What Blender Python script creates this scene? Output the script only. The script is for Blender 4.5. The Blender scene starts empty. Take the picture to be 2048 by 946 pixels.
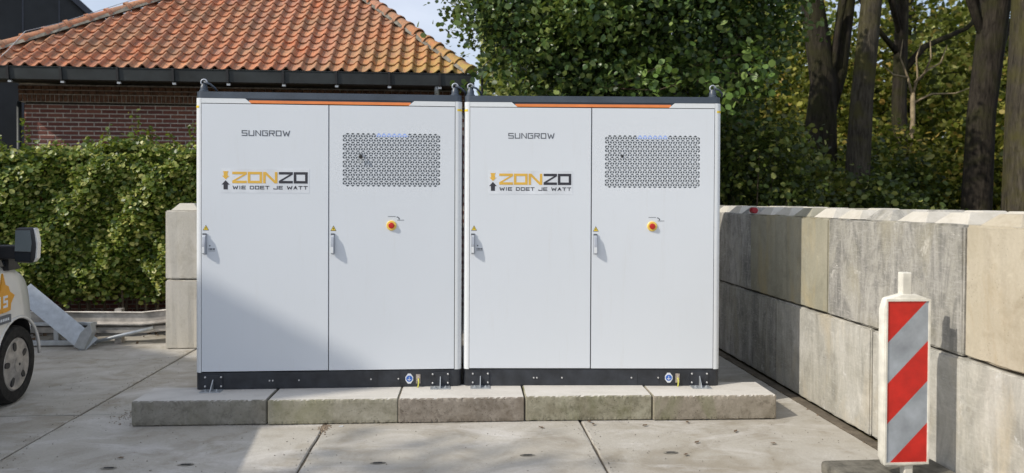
import bpy, bmesh, math, random
import numpy as np
from mathutils import Vector, Matrix
random.seed(7); RNG = np.random.default_rng(11)
S = bpy.context.scene; COL = S.collection
R = math.radians

# ------------------------------------------------------------------ camera
cam_d = bpy.data.cameras.new('camera'); cam = bpy.data.objects.new('camera', cam_d); COL.objects.link(cam)
S.camera = cam
cam_d.sensor_width = 36.0; cam_d.lens = 1398.3 / 2048 * 36; cam_d.shift_y = -59.5 / 2048
cam_d.clip_start = 0.1; cam_d.clip_end = 2000
yaw, pit, rol = 0.0740, 0.0105, 0.0044
d = Vector((math.sin(yaw)*math.cos(pit), math.cos(yaw)*math.cos(pit), -math.sin(pit)))
r = Vector((math.cos(yaw), -math.sin(yaw), 0)); u = r.cross(d)
r2 = r*math.cos(rol) + u*math.sin(rol); u2 = -r*math.sin(rol) + u*math.cos(rol)
M = Matrix((r2, u2, -d)).transposed().to_4x4(); M.translation = Vector((2.1663, -5.9059, 1.7799))
cam.matrix_world = M
cam_d.dof.use_dof = True; cam_d.dof.focus_distance = 5.9; cam_d.dof.aperture_fstop = 1.5

# ------------------------------------------------------------------ world and sun
SUN_DIR = Vector((0.733, 0.291, -0.616)).normalized()      # where the light travels
W = bpy.data.worlds.new('World'); S.world = W; W.use_nodes = True
nt = W.node_tree; nt.nodes.clear()
out = nt.nodes.new('ShaderNodeOutputWorld'); bg = nt.nodes.new('ShaderNodeBackground')
sky = nt.nodes.new('ShaderNodeTexSky'); sky.sky_type = 'NISHITA'; sky.sun_disc = False
sky.sun_elevation = math.asin(-SUN_DIR.z)
sky.sun_rotation = math.atan2(-SUN_DIR.x, -SUN_DIR.y)
sky.air_density = 1.0; sky.dust_density = 2.0; sky.ozone_density = 1.2
tc = nt.nodes.new('ShaderNodeTexCoord'); mp = nt.nodes.new('ShaderNodeMapping'); mp.inputs['Scale'].default_value = (1, 1, 2.6)
no = nt.nodes.new('ShaderNodeTexNoise'); no.inputs['Scale'].default_value = 2.3; no.inputs['Detail'].default_value = 7; no.inputs['Roughness'].default_value = .55
cr = nt.nodes.new('ShaderNodeValToRGB'); cr.color_ramp.elements[0].position = .36; cr.color_ramp.elements[1].position = .72
cr.color_ramp.elements[0].color = (.30, .30, .30, 1); cr.color_ramp.elements[1].color = (.85, .85, .85, 1)
mx = nt.nodes.new('ShaderNodeMixRGB'); mx.inputs[2].default_value = (6.0, 6.4, 7.3, 1)
nt.links.new(tc.outputs['Generated'], mp.inputs['Vector']); nt.links.new(mp.outputs[0], no.inputs['Vector'])
nt.links.new(no.outputs['Fac'], cr.inputs[0]); nt.links.new(cr.outputs[0], mx.inputs[0])
nt.links.new(sky.outputs[0], mx.inputs[1]); nt.links.new(mx.outputs[0], bg.inputs[0]); nt.links.new(bg.outputs[0], out.inputs[0])
bg.inputs[1].default_value = 0.135
sl = bpy.data.lights.new('sun', 'SUN'); so = bpy.data.objects.new('sun', sl); COL.objects.link(so)
sl.energy = 3.3; sl.angle = R(0.55); sl.color = (1, .93, .82)
so.rotation_euler = SUN_DIR.to_track_quat('-Z', 'Y').to_euler(); so.location = (-10, -6, 12)
S.view_settings.view_transform = 'Standard'; S.view_settings.look = 'None'; S.view_settings.exposure = 0.13; S.view_settings.gamma = 1

# ------------------------------------------------------------------ helpers
class MB:
    def __init__(s): s.v = []; s.f = []; s.mi = []; s.m = 0
    def add(s, vs, fs):
        b = len(s.v); s.v += [tuple(p) for p in vs]; s.f += [tuple(i+b for i in f) for f in fs]; s.mi += [s.m]*len(fs); return s
    def box(s, x0, x1, y0, y1, z0, z1):
        return s.add([(x0,y0,z0),(x1,y0,z0),(x1,y1,z0),(x0,y1,z0),(x0,y0,z1),(x1,y0,z1),(x1,y1,z1),(x0,y1,z1)],
                     [(0,3,2,1),(4,5,6,7),(0,1,5,4),(1,2,6,5),(2,3,7,6),(3,0,4,7)])
    def prism(s, poly, y0, y1, axis='y'):
        # poly of (a,b) extruded along an axis; 'y': (x,z), 'x': (y,z), 'z': (x,y)
        n = len(poly)
        def P(a, b, t): return (a,t,b) if axis=='y' else ((t,a,b) if axis=='x' else (a,b,t))
        vs = [P(a,b,y0) for a,b in poly]+[P(a,b,y1) for a,b in poly]
        fs = [tuple(range(n)), tuple(range(2*n-1,n-1,-1))]+[(i,i+n,(i+1)%n+n,(i+1)%n) for i in range(n)]
        return s.add(vs, fs)
    def tube(s, pts, rad, n=8, caps=True, flat=None):
        pts = [Vector(p) for p in pts]; rs = rad if hasattr(rad,'__len__') else [rad]*len(pts)
        vs = []; up = None
        for i, p in enumerate(pts):
            t = (pts[min(i+1,len(pts)-1)]-pts[max(i-1,0)]).normalized()
            if up is None: up = t.orthogonal().normalized()
            a = (up - t*up.dot(t)).normalized(); up = a; b = t.cross(a)
            for k in range(n):
                q = 2*math.pi*k/n; vs.append(p+(a*math.cos(q)+b*math.sin(q))*rs[i])
        fs = []
        for i in range(len(pts)-1):
            for k in range(n):
                k2 = (k+1)%n; fs.append((i*n+k, i*n+k2, (i+1)*n+k2, (i+1)*n+k))
        if caps: fs += [tuple(range(n-1,-1,-1)), tuple((len(pts)-1)*n+k for k in range(n))]
        return s.add(vs, fs)
    def lathe(s, prof, o=(0,0,0), axis='y', n=24):
        vs = []; fs = []
        for (rr, h) in prof:
            for k in range(n):
                q = 2*math.pi*k/n; a, b = rr*math.cos(q), rr*math.sin(q)
                vs.append((o[0]+a, o[1]+h, o[2]+b) if axis=='y' else ((o[0]+h, o[1]+a, o[2]+b) if axis=='x' else (o[0]+a, o[1]+b, o[2]+h)))
        for i in range(len(prof)-1):
            for k in range(n):
                k2 = (k+1)%n; fs.append((i*n+k, i*n+k2, (i+1)*n+k2, (i+1)*n+k))
        fs += [tuple(range(n-1,-1,-1)), tuple((len(prof)-1)*n+k for k in range(n))]
        return s.add(vs, fs)
    def mesh(s, name):
        me = bpy.data.meshes.new(name); me.from_pydata(s.v, [], s.f); me.update()
        bm = bmesh.new(); bm.from_mesh(me); bmesh.ops.recalc_face_normals(bm, faces=bm.faces); bm.to_mesh(me); bm.free()
        return me
    def build(s, name, mat, parent=None, loc=(0,0,0), rz=0, bevel=0, smooth=False, seg=2):
        me = s.mesh(name)
        if bevel:
            bm = bmesh.new(); bm.from_mesh(me)
            es = [e for e in bm.edges if len(e.link_faces)==2 and e.calc_face_angle(0) > .6]
            bmesh.ops.bevel(bm, geom=es, offset=bevel, segments=seg, profile=.5, affect='EDGES', clamp_overlap=True)
            bm.to_mesh(me); bm.free()
        mats = mat if isinstance(mat, (list,tuple)) else [mat]
        for m in mats: me.materials.append(m)
        if smooth:
            me.polygons.foreach_set('use_smooth', [True]*len(me.polygons))
            if smooth is not True and smooth > 0:
                me.set_sharp_from_angle(angle=R(smooth))
        if len(mats) > 1 and not bevel: me.polygons.foreach_set('material_index', s.mi)
        return link(name, me, parent, loc, rz)
def link(name, me, parent=None, loc=(0,0,0), rz=0):
    o = bpy.data.objects.new(name, me); COL.objects.link(o); o.location = loc; o.rotation_euler = (0,0,rz)
    if parent: o.parent = parent
    return o
def tag(o, label=None, cat=None, group=None, kind=None):
    if label: o['label'] = label
    if cat: o['category'] = cat
    if group: o['group'] = group
    if kind: o['kind'] = kind
    return o
def empty(name, loc=(0,0,0), rz=0, label=None, cat=None, group=None):
    o = bpy.data.objects.new(name, None); COL.objects.link(o); o.location = loc; o.rotation_euler = (0,0,rz); o.empty_display_size = .2
    return tag(o, label, cat, group)
def copy_tree(o, parent=None):
    c = o.copy(); COL.objects.link(c)
    if parent: c.parent = parent
    for ch in list(o.children): copy_tree(ch, c)
    return c
def np_mesh(name, verts, quads, mat, parent=None, loc=(0,0,0)):
    me = bpy.data.meshes.new(name); nv = len(verts); nf = len(quads)
    me.vertices.add(nv); me.vertices.foreach_set('co', verts.astype(np.float32).ravel())
    me.loops.add(nf*4); me.loops.foreach_set('vertex_index', quads.astype(np.int32).ravel())
    me.polygons.add(nf); me.polygons.foreach_set('loop_start', np.arange(0, nf*4, 4, dtype=np.int32))
    me.polygons.foreach_set('loop_total', np.full(nf, 4, dtype=np.int32))
    me.update(calc_edges=True)
    me.materials.append(mat)
    return link(name, me, parent, loc)

# ------------------------------------------------------------------ materials
def mat(name): 
    m = bpy.data.materials.new(name); m.use_nodes = True; return m
class N:
    def __init__(s, m): s.t = m.node_tree; s.p = s.t.nodes['Principled BSDF']; s.out = s.t.nodes['Material Output']
    def n(s, typ, **kw):
        x = s.t.nodes.new(typ)
        for k, v in kw.items():
            if k in x.inputs: x.inputs[k].default_value = v
            else: setattr(x, k, v)
        return x
    def l(s, a, b): s.t.links.new(a, b)
    def noise(s, vec, scale, detail=4, rough=.55, dist=0):
        x = s.n('ShaderNodeTexNoise'); x.inputs['Scale'].default_value = scale; x.inputs['Detail'].default_value = detail
        x.inputs['Roughness'].default_value = rough; x.inputs['Distortion'].default_value = dist
        if vec is not None: s.l(vec, x.inputs['Vector'])
        return x.outputs['Fac']
    def ramp(s, fac, stops, interp='LINEAR'):
        x = s.n('ShaderNodeValToRGB'); x.color_ramp.interpolation = interp; e = x.color_ramp.elements
        while len(e) < len(stops): e.new(.5)
        for i, (p, c) in enumerate(stops):
            e[i].position = p; e[i].color = (c, c, c, 1) if not hasattr(c,'__len__') else (c[0], c[1], c[2], 1)
        s.l(fac, x.inputs[0]); return x.outputs[0]
    def mix(s, fac, a, b, mode='MIX'):
        x = s.n('ShaderNodeMixRGB'); x.blend_type = mode
        for i, v in ((0, fac), (1, a), (2, b)):
            if hasattr(v, 'links') or hasattr(v, 'is_linked'): s.l(v, x.inputs[i])
            elif hasattr(v, '__len__'): x.inputs[i].default_value = (v[0], v[1], v[2], 1)
            else: x.inputs[i].default_value = v if i == 0 else (v, v, v, 1)
        return x.outputs[0]
    def math(s, op, a, b=0.0, clamp=False):
        x = s.n('ShaderNodeMath'); x.operation = op; x.use_clamp = clamp
        for i, v in ((0, a), (1, b)):
            if hasattr(v, 'is_linked'): s.l(v, x.inputs[i])
            else: x.inputs[i].default_value = v
        return x.outputs[0]
    def mapping(s, vec, scale=(1,1,1), loc=(0,0,0)):
        x = s.n('ShaderNodeMapping'); x.inputs['Scale'].default_value = scale; x.inputs['Location'].default_value = loc
        s.l(vec, x.inputs['Vector']); return x.outputs[0]
    def bump(s, h, strength=.3, dist=.01):
        x = s.n('ShaderNodeBump'); x.inputs['Strength'].default_value = strength; x.inputs['Distance'].default_value = dist
        s.l(h, x.inputs['Height']); s.l(x.outputs[0], s.p.inputs['Normal'])
    def pos(s): return s.n('ShaderNodeNewGeometry').outputs['Position']
    def obj(s): return s.n('ShaderNodeTexCoord').outputs['Object']
    def rnd(s): return s.n('ShaderNodeObjectInfo').outputs['Random']
    def island(s): return s.n('ShaderNodeNewGeometry').outputs['Random Per Island']
    def set(s, **kw):
        for k, v in kw.items():
            k = {'rough':'Roughness','metal':'Metallic','spec':'Specular IOR Level','coat':'Coat Weight','emit':'Emission Strength','trans':'Transmission Weight'}.get(k, k)
            s.p.inputs[k].default_value = v
def flat(name, c, rough=.5, metal=0, spec=.5, var=.06, nscale=6, bump=0):
    m = mat(name); n = N(m)
    f = n.noise(n.pos(), nscale, 5, .6)
    lo = tuple(max(0, x*(1-var*2.2)) for x in c); hi = tuple(min(1, x*(1+var*1.2)) for x in c)
    n.l(n.ramp(f, [(.3, lo), (.7, hi)]), n.p.inputs['Base Color'])
    f2 = n.noise(n.pos(), nscale*3, 4, .6)
    n.l(n.ramp(f2, [(.3, max(0, rough-.07)), (.75, min(1, rough+.09))]), n.p.inputs['Roughness'])
    n.set(metal=metal, spec=spec)
    if bump: n.bump(n.noise(n.pos(), 60, 5, .6), bump, .004)
    return m
def concrete(name, base, dark, light, streak=0.0, stain=None, scale=1.6, dust=0.0, pit=.35, var=.10):
    """weathered concrete: cloudy tones, fine grain, optional runs of dirt and a stain tone"""
    m = mat(name); n = N(m); P = n.pos(); rv = n.rnd()
    comb = n.n('ShaderNodeCombineXYZ'); off = n.math('MULTIPLY', rv, 37.0)
    n.l(off, comb.inputs[0]); n.l(off, comb.inputs[1]); n.l(off, comb.inputs[2])
    va = n.n('ShaderNodeVectorMath'); va.operation = 'ADD'; n.l(P, va.inputs[0]); n.l(comb.outputs[0], va.inputs[1]); P2 = va.outputs[0]
    c = n.mix(n.ramp(n.noise(P2, scale, 7, .62, .3), [(.34, 0), (.66, 1)]), base, light)
    c = n.mix(n.ramp(n.noise(P2, scale*2.7, 8, .68, .5), [(.50, 0), (.72, .75)]), c, dark)
    if streak:
        sv = n.mapping(P2, (3.4, 3.4, .75))
        k = n.ramp(n.noise(sv, 1.3, 9, .76, 1.6), [(.42, 0), (.64, streak*.9)])
        c = n.mix(k, c, dark)
        sv = n.mapping(P2, (8, 8, .8), (5, 3, 1))
        k = n.ramp(n.noise(sv, 1.5, 9, .74, .9), [(.53, 0), (.68, streak*.9)])
        c = n.mix(k, c, light)
        h = n.noise(n.mapping(P2, (14, 14, 70)), 1.0, 5, .7, .5)
        c = n.mix(n.ramp(h, [(.52, 0), (.64, min(.6, streak*.6))]), c, light)
        sp = n.ramp(n.noise(n.mapping(P2, (1,1,1), (4,8,2)), 6.5, 9, .78, .4), [(.60, 0), (.66, streak)])
        c = n.mix(sp, c, tuple(min(.72, x*1.35) for x in light))
    if stain:
        k = n.ramp(n.noise(n.mapping(P2, (1.7, 1.7, .7), (9, 2, 4)), 1.5, 6, .6, .6), [(.52, 0), (.7, .75)])
        c = n.mix(k, c, stain)
    if dust:
        k = n.ramp(n.noise(n.mapping(P2, (1, 2.2, 1), (3, 7, 0)), 1.1, 7, .7, .7), [(.50, 0), (.70, dust)])
        c = n.mix(k, c, (.62, .60, .57))
    fine = n.noise(P2, 55, 6, .75)
    c = n.mix(n.ramp(fine, [(.35, .22), (.6, 0)]), c, dark)
    vor = n.n('ShaderNodeTexVoronoi'); vor.inputs['Scale'].default_value = 42; n.l(P2, vor.inputs['Vector'])
    pits = n.ramp(vor.outputs['Distance'], [(.08, 1), (.17, 0)])
    pm = n.math('MULTIPLY', pits, n.ramp(n.noise(P2, 5, 3), [(.45, 0), (.58, pit)]))
    c = n.mix(pm, c, tuple(x*.4 for x in dark))
    tone = n.ramp(rv, [(0, 1-var), (1, 1+var*.7)])
    c = n.mix(1.0, c, tone, 'MULTIPLY')
    n.l(c, n.p.inputs['Base Color']); n.set(rough=.88, spec=.25)
    h = n.math('ADD', n.math('MULTIPLY', fine, .6), n.noise(P2, 11, 6, .7))
    h = n.math('SUBTRACT', h, n.math('MULTIPLY', pm, 1.2))
    n.bump(h, .35, .012)
    return m
def leafmat(name, stops, gloss=.38, transl=.3, spec=.5, patch=None):
    m = mat(name); n = N(m)
    c = n.ramp(n.island(), stops)
    if patch:
        k = n.ramp(n.noise(n.pos(), patch[0], 3, .5), [(patch[1], 0), (patch[1]+.14, 1)])
        c2 = n.ramp(n.island(), patch[2]); c = n.mix(k, c, c2)
    n.l(c, n.p.inputs['Base Color']); n.set(rough=gloss, spec=spec)
    tr = n.n('ShaderNodeBsdfTranslucent'); mixs = n.n('ShaderNodeMixShader'); mixs.inputs[0].default_value = transl
    n.l(n.mix(.35, c, (.30, .34, .03)), tr.inputs[0])
    n.l(n.p.outputs[0], mixs.inputs[1]); n.l(tr.outputs[0], mixs.inputs[2]); n.l(mixs.outputs[0], n.out.inputs[0])
    return m
def bark(name, a, b, moss):
    m = mat(name); n = N(m); P = n.pos()
    f = n.noise(n.mapping(P, (9, 9, 1.6)), 2.2, 8, .7, .4)
    c = n.mix(n.ramp(f, [(.36, 0), (.62, 1)]), a, b)
    c = n.mix(n.ramp(n.noise(P, 1.9, 5, .6, .3), [(.44, 0), (.62, .8)]), c, moss)
    n.l(c, n.p.inputs['Base Color']); n.set(rough=.9, spec=.2); n.bump(f, 1.0, .07); return m
G = {}
G['plate'] = concrete('yard_concrete', (.40,.37,.315), (.27,.24,.195), (.48,.46,.415), scale=.9, dust=.85, pit=.6, var=.06, stain=(.30,.265,.205))
G['soil'] = concrete('joint_dirt', (.10,.085,.065), (.05,.04,.03), (.20,.17,.13), scale=5, pit=.5)
G['slab'] = concrete('footing_concrete', (.32,.30,.255), (.19,.165,.13), (.40,.375,.325), streak=.25, stain=(.20,.205,.12), scale=3, pit=.5, var=.08)
G['blockA'] = concrete('block_cream', (.46,.41,.31), (.34,.29,.21), (.54,.49,.39), streak=.22, stain=(.42,.33,.20), pit=.6, var=.04)
G['blockB'] = concrete('block_weathered_grey', (.36,.345,.29), (.13,.13,.125), (.52,.50,.46), streak=.8, scale=2, stain=(.36,.33,.24), pit=.6, var=.05)
G['blockC'] = concrete('block_olive', (.34,.325,.25), (.24,.23,.18), (.44,.41,.32), streak=.3, stain=(.46,.38,.22), pit=.2, var=.04)
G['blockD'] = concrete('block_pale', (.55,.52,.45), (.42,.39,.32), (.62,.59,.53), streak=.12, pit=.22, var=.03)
def paint(name, c, rough=.33):
    m = mat(name); n = N(m); P = n.pos()
    f = n.noise(P, .9, 4, .5); lo = tuple(x*.975 for x in c)
    cc = n.mix(n.ramp(f, [(.35, 0), (.65, 1)]), lo, c)
    dirt = n.ramp(n.noise(n.mapping(P, (14,14,1.4)), 1.2, 8, .7), [(.56, 0), (.8, .18)])
    cc = n.mix(dirt, cc, (.52,.50,.45)); n.l(cc, n.p.inputs['Base Color'])
    n.l(n.ramp(n.noise(P, 7, 5, .6), [(.3, rough-.05), (.7, rough+.08)]), n.p.inputs['Roughness']); n.set(spec=.5)
    n.bump(n.noise(P, 260, 3, .5), .05, .001); return m
G['white'] = paint('cabinet_paint', (.69,.73,.775))
G['trimw'] = paint('trim_paint', (.74,.77,.79), .28)
G['dark'] = flat('dark_coating', (.060,.078,.105), .42, 0, .5, .12, 3)
G['base'] = flat('base_steel', (.030,.034,.042), .45, 0, .5, .25, 8)
G['gap'] = flat('dark_gap', (.02,.021,.024), .7)
G['orange'] = flat('orange_stripe', (.82,.25,.07), .4)
G['zinc'] = flat('galvanised_steel', (.50,.53,.55), .45, .6, .5, .09, 14)
G['bolt'] = flat('bolt_zinc', (.72,.72,.72), .35, .6)
G['handle'] = flat('handle_grey', (.42,.45,.50), .4, .2)
G['mesh_back'] = flat('grille_back', (.38,.41,.44), .6)
G['black'] = flat('black_plastic', (.018,.018,.02), .5)
G['ink'] = flat('print_dark', (.035,.035,.045), .5)
G['inkg'] = flat('print_grey', (.09,.10,.12), .5)
G['gold'] = flat('print_gold', (.74,.45,.07), .5)
G['sticker'] = flat('sticker_white', (.70,.735,.78), .35)
G['blue'] = flat('sign_blue', (.03,.13,.50), .4)
G['yellow'] = flat('marking_yellow', (.85,.62,.05), .4)
G['paleyel'] = flat('switch_yellow', (.88,.62,.12), .35)
G['red'] = flat('switch_red', (.52,.02,.015), .3)
G['copper'] = flat('tinned_lug', (.55,.48,.42), .35, .6, .5, .3, 40)
m = mat('blue_glow'); n = N(m); n.p.inputs['Base Color'].default_value = (.35,.48,.85,1); n.p.inputs['Emission Color'].default_value = (.40,.55,1,1); n.set(emit=.35, rough=.4); G['led'] = m
m = mat('glass_dark'); n = N(m); n.l(n.ramp(n.noise(n.pos(), 2), [(.3,(.010,.013,.017)),(.7,(.018,.022,.027))]), n.p.inputs['Base Color']); n.set(rough=.06, spec=.6); G['glass'] = m
m = mat('mirror_glass'); n = N(m); n.l(n.ramp(n.noise(n.pos(), 3), [(.3,(.50,.56,.58)),(.7,(.56,.61,.62))]), n.p.inputs['Base Color']); n.set(rough=.07, metal=1.0); G['mirror'] = m
m = mat('van_paint'); n = N(m); n.l(n.ramp(n.noise(n.pos(), 3, 6, .6), [(.3,(.60,.59,.56)),(.7,(.70,.69,.67))]), n.p.inputs['Base Color']); n.set(rough=.25, coat=.6); G['van'] = m
G['tyre'] = flat('tyre_rubber', (.022,.021,.020), .8, 0, .3, .3, 20)
G['rim'] = flat('hubcap_silver', (.42,.40,.38), .38, .5, .5, .2, 12)
G['pbody'] = flat('beacon_plastic', (.72,.70,.62), .5, 0, .4, .12, 9)
G['pred'] = flat('beacon_red', (.56,.018,.012), .42, 0, .5, .12, 7)
G['psil'] = flat('beacon_reflective_grey', (.36,.40,.45), .45, .15, .5, .14, 6)
G['rubber'] = flat('recycled_rubber', (.16,.15,.125), .8, 0, .3, .25, 14, .4)
G['gutter'] = flat('gutter_zinc_dark', (.032,.038,.040), .55, .1, .5, .2, 3)
G['lead'] = flat('ridge_mortar', (.24,.225,.19), .9, 0, .2, .3, 9, .5)
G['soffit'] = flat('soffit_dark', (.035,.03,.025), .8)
G['clad'] = flat('black_cladding', (.011,.014,.017), .5, .1, .5, .15, 1.5)
G['cladtrim'] = flat('cladding_trim', (.045,.052,.070), .45, .2)
def brickmat():
    m = mat('red_brick'); n = N(m); P = n.pos()
    r = n.math('FRACT', n.math('ADD', n.rnd(), n.island()))
    c = n.ramp(r, [(0,(.20,.075,.06)),(.35,(.25,.095,.075)),(.7,(.31,.125,.09)),(1,(.17,.075,.068))])
    c = n.mix(n.ramp(n.noise(P, 45, 6, .7), [(.4,0),(.7,.5)]), c, (.13,.075,.068)); 
    n.l(c, n.p.inputs['Base Color']); n.set(rough=.9, spec=.2); n.bump(n.noise(P, 90, 5, .7), .5, .004); return m
G['brick'] = brickmat()
G['mortar'] = flat('mortar', (.60,.52,.46), .95, 0, .2, .2, 20)
G['soldier'] = flat('soldier_brick', (.20,.105,.07), .9, 0, .2, .3, 14)
def tilemat():
    m = mat('clay_pantile'); n = N(m); P = n.pos()
    r = n.math('FRACT', n.math('ADD', n.rnd(), n.island()))
    c = n.ramp(r, [(0,(.54,.195,.095)),(.3,(.60,.26,.14)),(.55,(.50,.23,.15)),(.8,(.66,.31,.16)),(1,(.44,.17,.10))])
    c = n.mix(n.ramp(n.noise(P, 7, 7, .7, .4), [(.42,0),(.70,.75)]), c, (.25,.17,.12))
    c = n.mix(n.ramp(n.noise(P, 26, 5, .7), [(.53,0),(.64,.8)]), c, (.12,.10,.08))
    c = n.mix(n.ramp(n.noise(P, 1.6, 6, .65, .5), [(.46,0),(.66,.55)]), c, (.27,.20,.13))
    # lichen gets thicker towards the right-hand eave
    sx = n.n('ShaderNodeSeparateXYZ'); n.l(P, sx.inputs[0])
    ax = n.math('MULTIPLY', n.math('SUBTRACT', sx.outputs[0], .2), .42, True)
    az = n.math('MULTIPLY', n.math('SUBTRACT', 4.6, sx.outputs[2]), .9, True)
    k = n.math('MULTIPLY', n.math('MULTIPLY', ax, az), n.ramp(n.noise(P, 11, 6, .7, .3), [(.36,0),(.52,1)]))
    c = n.mix(k, c, (.46,.36,.09))
    n.l(c, n.p.inputs['Base Color']); n.set(rough=.82, spec=.25); n.bump(n.noise(P, 60, 5, .7), .4, .004); return m
G['tile'] = tilemat()
G['bark'] = bark('bark_grey', (.016,.013,.010), (.06,.05,.038), (.045,.045,.016))
G['bark2'] = bark('bark_mossy', (.035,.03,.022), (.115,.10,.075), (.095,.088,.028))
G['deadwood'] = flat('dead_wood', (.34,.27,.17), .85, 0, .2, .25, 8)
G['twig'] = flat('twig_brown', (.10,.075,.05), .85)
G['alder'] = leafmat('alder_leaves', [(0,(.018,.045,.015)),(.45,(.05,.10,.030)),(.8,(.10,.175,.05)),(1,(.27,.34,.12))], .33, .30, .5, (1.3,.50,[(0,(.04,.08,.02)),(.5,(.11,.19,.04)),(1,(.33,.40,.12))]))  # bright clumps and palest leaves put light into the colour
G['hedge'] = leafmat('hedge_leaves', [(0,(.04,.08,.012)),(.35,(.11,.175,.025)),(.70,(.25,.31,.05)),(1,(.56,.54,.17))], .42, .3, .45)
G['autumn'] = leafmat('autumn_leaves', [(0,(.025,.042,.010)),(.38,(.06,.085,.018)),(.62,(.30,.34,.06)),(.85,(.62,.60,.15)),(1,(.68,.45,.12))], .5, .6, .4)  # autumn tints; the brightest share of leaves also stands for sun specks
G['green'] = leafmat('wood_leaves', [(0,(.015,.03,.010)),(.5,(.045,.075,.018)),(.8,(.12,.17,.035)),(1,(.40,.42,.12))], .45, .34, .4, (.45,.56,[(0,(.05,.07,.015)),(.6,(.16,.19,.035)),(1,(.50,.42,.12))]))  # palest leaves paint sun specks over the dark base
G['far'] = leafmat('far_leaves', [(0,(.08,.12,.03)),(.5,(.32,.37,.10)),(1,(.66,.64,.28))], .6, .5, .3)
G['earth'] = concrete('forest_ground', (.09,.08,.05), (.04,.035,.02), (.16,.14,.08), scale=1.2)
G['dry'] = flat('dry_leaf', (.13,.085,.05), .8)

# ------------------------------------------------------------------ ground
def sheet(name, x0, x1, y0, y1, z, m, kind='structure', parent=None):
    mb = MB(); mb.add([(x0,y0,z),(x1,y0,z),(x1,y1,z),(x0,y1,z)], [(0,1,2,3)])
    return tag(mb.build(name, m, parent), kind=kind)
ground = sheet('ground', -300, 300, -300, 300, -.045, G['earth'])
yard = tag(MB().box(-9.1, 5.262, -8.2, 8.3, -.05, -.014).build('yard', G['soil']), kind='structure')
XJ = [-9.05, -7.02, -4.99, -2.96, -.935, 1.115, 3.135, 5.155]; YJ = [-8.15, -6.10, -4.05, -2.0, .05, 2.12, 4.17, 6.22, 8.27]
def plate(x0, x1, y0, y1):
    mb = MB(); g = .006; x0 += g; x1 -= g; y0 += g; y1 -= g; z = random.uniform(-.003, .003); c = .007
    def edge(a, b, k):   # wavering edge points
        return [(a[0]+(b[0]-a[0])*i/k, a[1]+(b[1]-a[1])*i/k) for i in range(k)]
    k = 14; ring = edge((x0,y0),(x1,y0),k)+edge((x1,y0),(x1,y1),k)+edge((x1,y1),(x0,y1),k)+edge((x0,y1),(x0,y0),k)
    cx, cy = (x0+x1)/2, (y0+y1)/2; ph = random.uniform(0, 9)
    o = []; i2 = []
    for i, (x, y) in enumerate(ring):
        w = .004*math.sin(i*1.7+ph)+random.uniform(-.002,.003); s = 1-abs(w)/1.0
        xx, yy = cx+(x-cx)*s, cy+(y-cy)*s
        chip = random.random()**6*.03
        o.append((xx, yy)); q = 1-(c+chip)/1.0; i2.append((cx+(xx-cx)*q, cy+(yy-cy)*q))
    n_ = len(o)
    vs = [(x,y,-.0135) for x,y in o]+[(x,y,z-.006) for x,y in o]+[(x,y,z) for x,y in i2]
    fs = [(i,(i+1)%n_,(i+1)%n_+n_,i+n_) for i in range(n_)]+[(i+n_,(i+1)%n_+n_,(i+1)%n_+2*n_,i+2*n_) for i in range(n_)]+[tuple(range(2*n_,3*n_))]
    mb.add(vs, fs); return mb
for i in range(7):
    for j in range(8):
        plate(XJ[i], XJ[i+1], YJ[j], YJ[j+1]).build('concrete_plate', G['plate'], yard)
# dirt that gathered in the channel at the foot of the block wall and beside the first footing slab
mb = MB()
for k in range(1500):
    y = random.uniform(-3.2, 3.6); x = 5.255-abs(random.gauss(0, .045)); s = random.uniform(.004, .014)
    if x < 5.0: continue
    h = random.uniform(.3,1)*s; a = random.random()*3
    c_, s_ = math.cos(a)*s, math.sin(a)*s; z = .004 if x < 5.15 else -.02
    mb.add([(x+c_,y+s_,z-.004),(x-s_,y+c_,z-.004),(x-c_,y-s_,z-.004),(x+s_,y-c_,z-.004),(x,y,z+h)], [(0,1,4),(1,2,4),(2,3,4),(3,0,4)])
for k in range(260):
    x = -.40+random.gauss(0,.16); y = .05+random.gauss(0,.16); s = random.uniform(.002,.009)
    if x > -.39 and y > -.3 : x = -.39-random.random()*.2
    mb.add([(x+s,y,0),(x,y+s,0),(x-s,y,0),(x,y-s,0),(x,y,s*.8)], [(0,1,4),(1,2,4),(2,3,4),(3,0,4)])
for k in range(160):
    x = 1.125+random.gauss(0,.016); y = -.345-abs(random.gauss(0,.09)); q = random.uniform(.004,.016)
    mb.add([(x+q,y,0),(x,y+q,0),(x-q,y,0),(x,y-q,0),(x+q*.2,y,q*.7)], [(0,1,4),(1,2,4),(2,3,4),(3,0,4)])
tag(mb.build('gravel', flat('crumbled_mortar', (.24,.19,.14), .95, 0, .2, .3, 30)), 'crumbled mortar and grit at the foot of the block wall', 'gravel', kind='stuff')
mb = MB(); mb.box(5.163, 5.257, -8, 5.2, -.0135, -.008); tag(mb.build('wall_channel', G['soil']), kind='structure')
mb = MB()
for k in range(2600):      # loose grit, thicker along the joints
    x = random.uniform(-3, 5.1); y = random.uniform(-2.2, 2.4)
    if k % 2: x = random.choice(XJ[3:7])+random.gauss(0,.05)
    if -.4 < x < 4.75 and y > -.42: continue
    q = random.uniform(.0015, .006)
    mb.add([(x+q,y,.003),(x,y+q,.003),(x-q,y,.003),(x,y-q,.003),(x,y,.003+q)], [(0,1,4),(1,2,4),(2,3,4),(3,0,4)])
tag(mb.build('grit', G['lead']), 'fine loose grit on the concrete plates', 'grit', kind='stuff')
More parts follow.
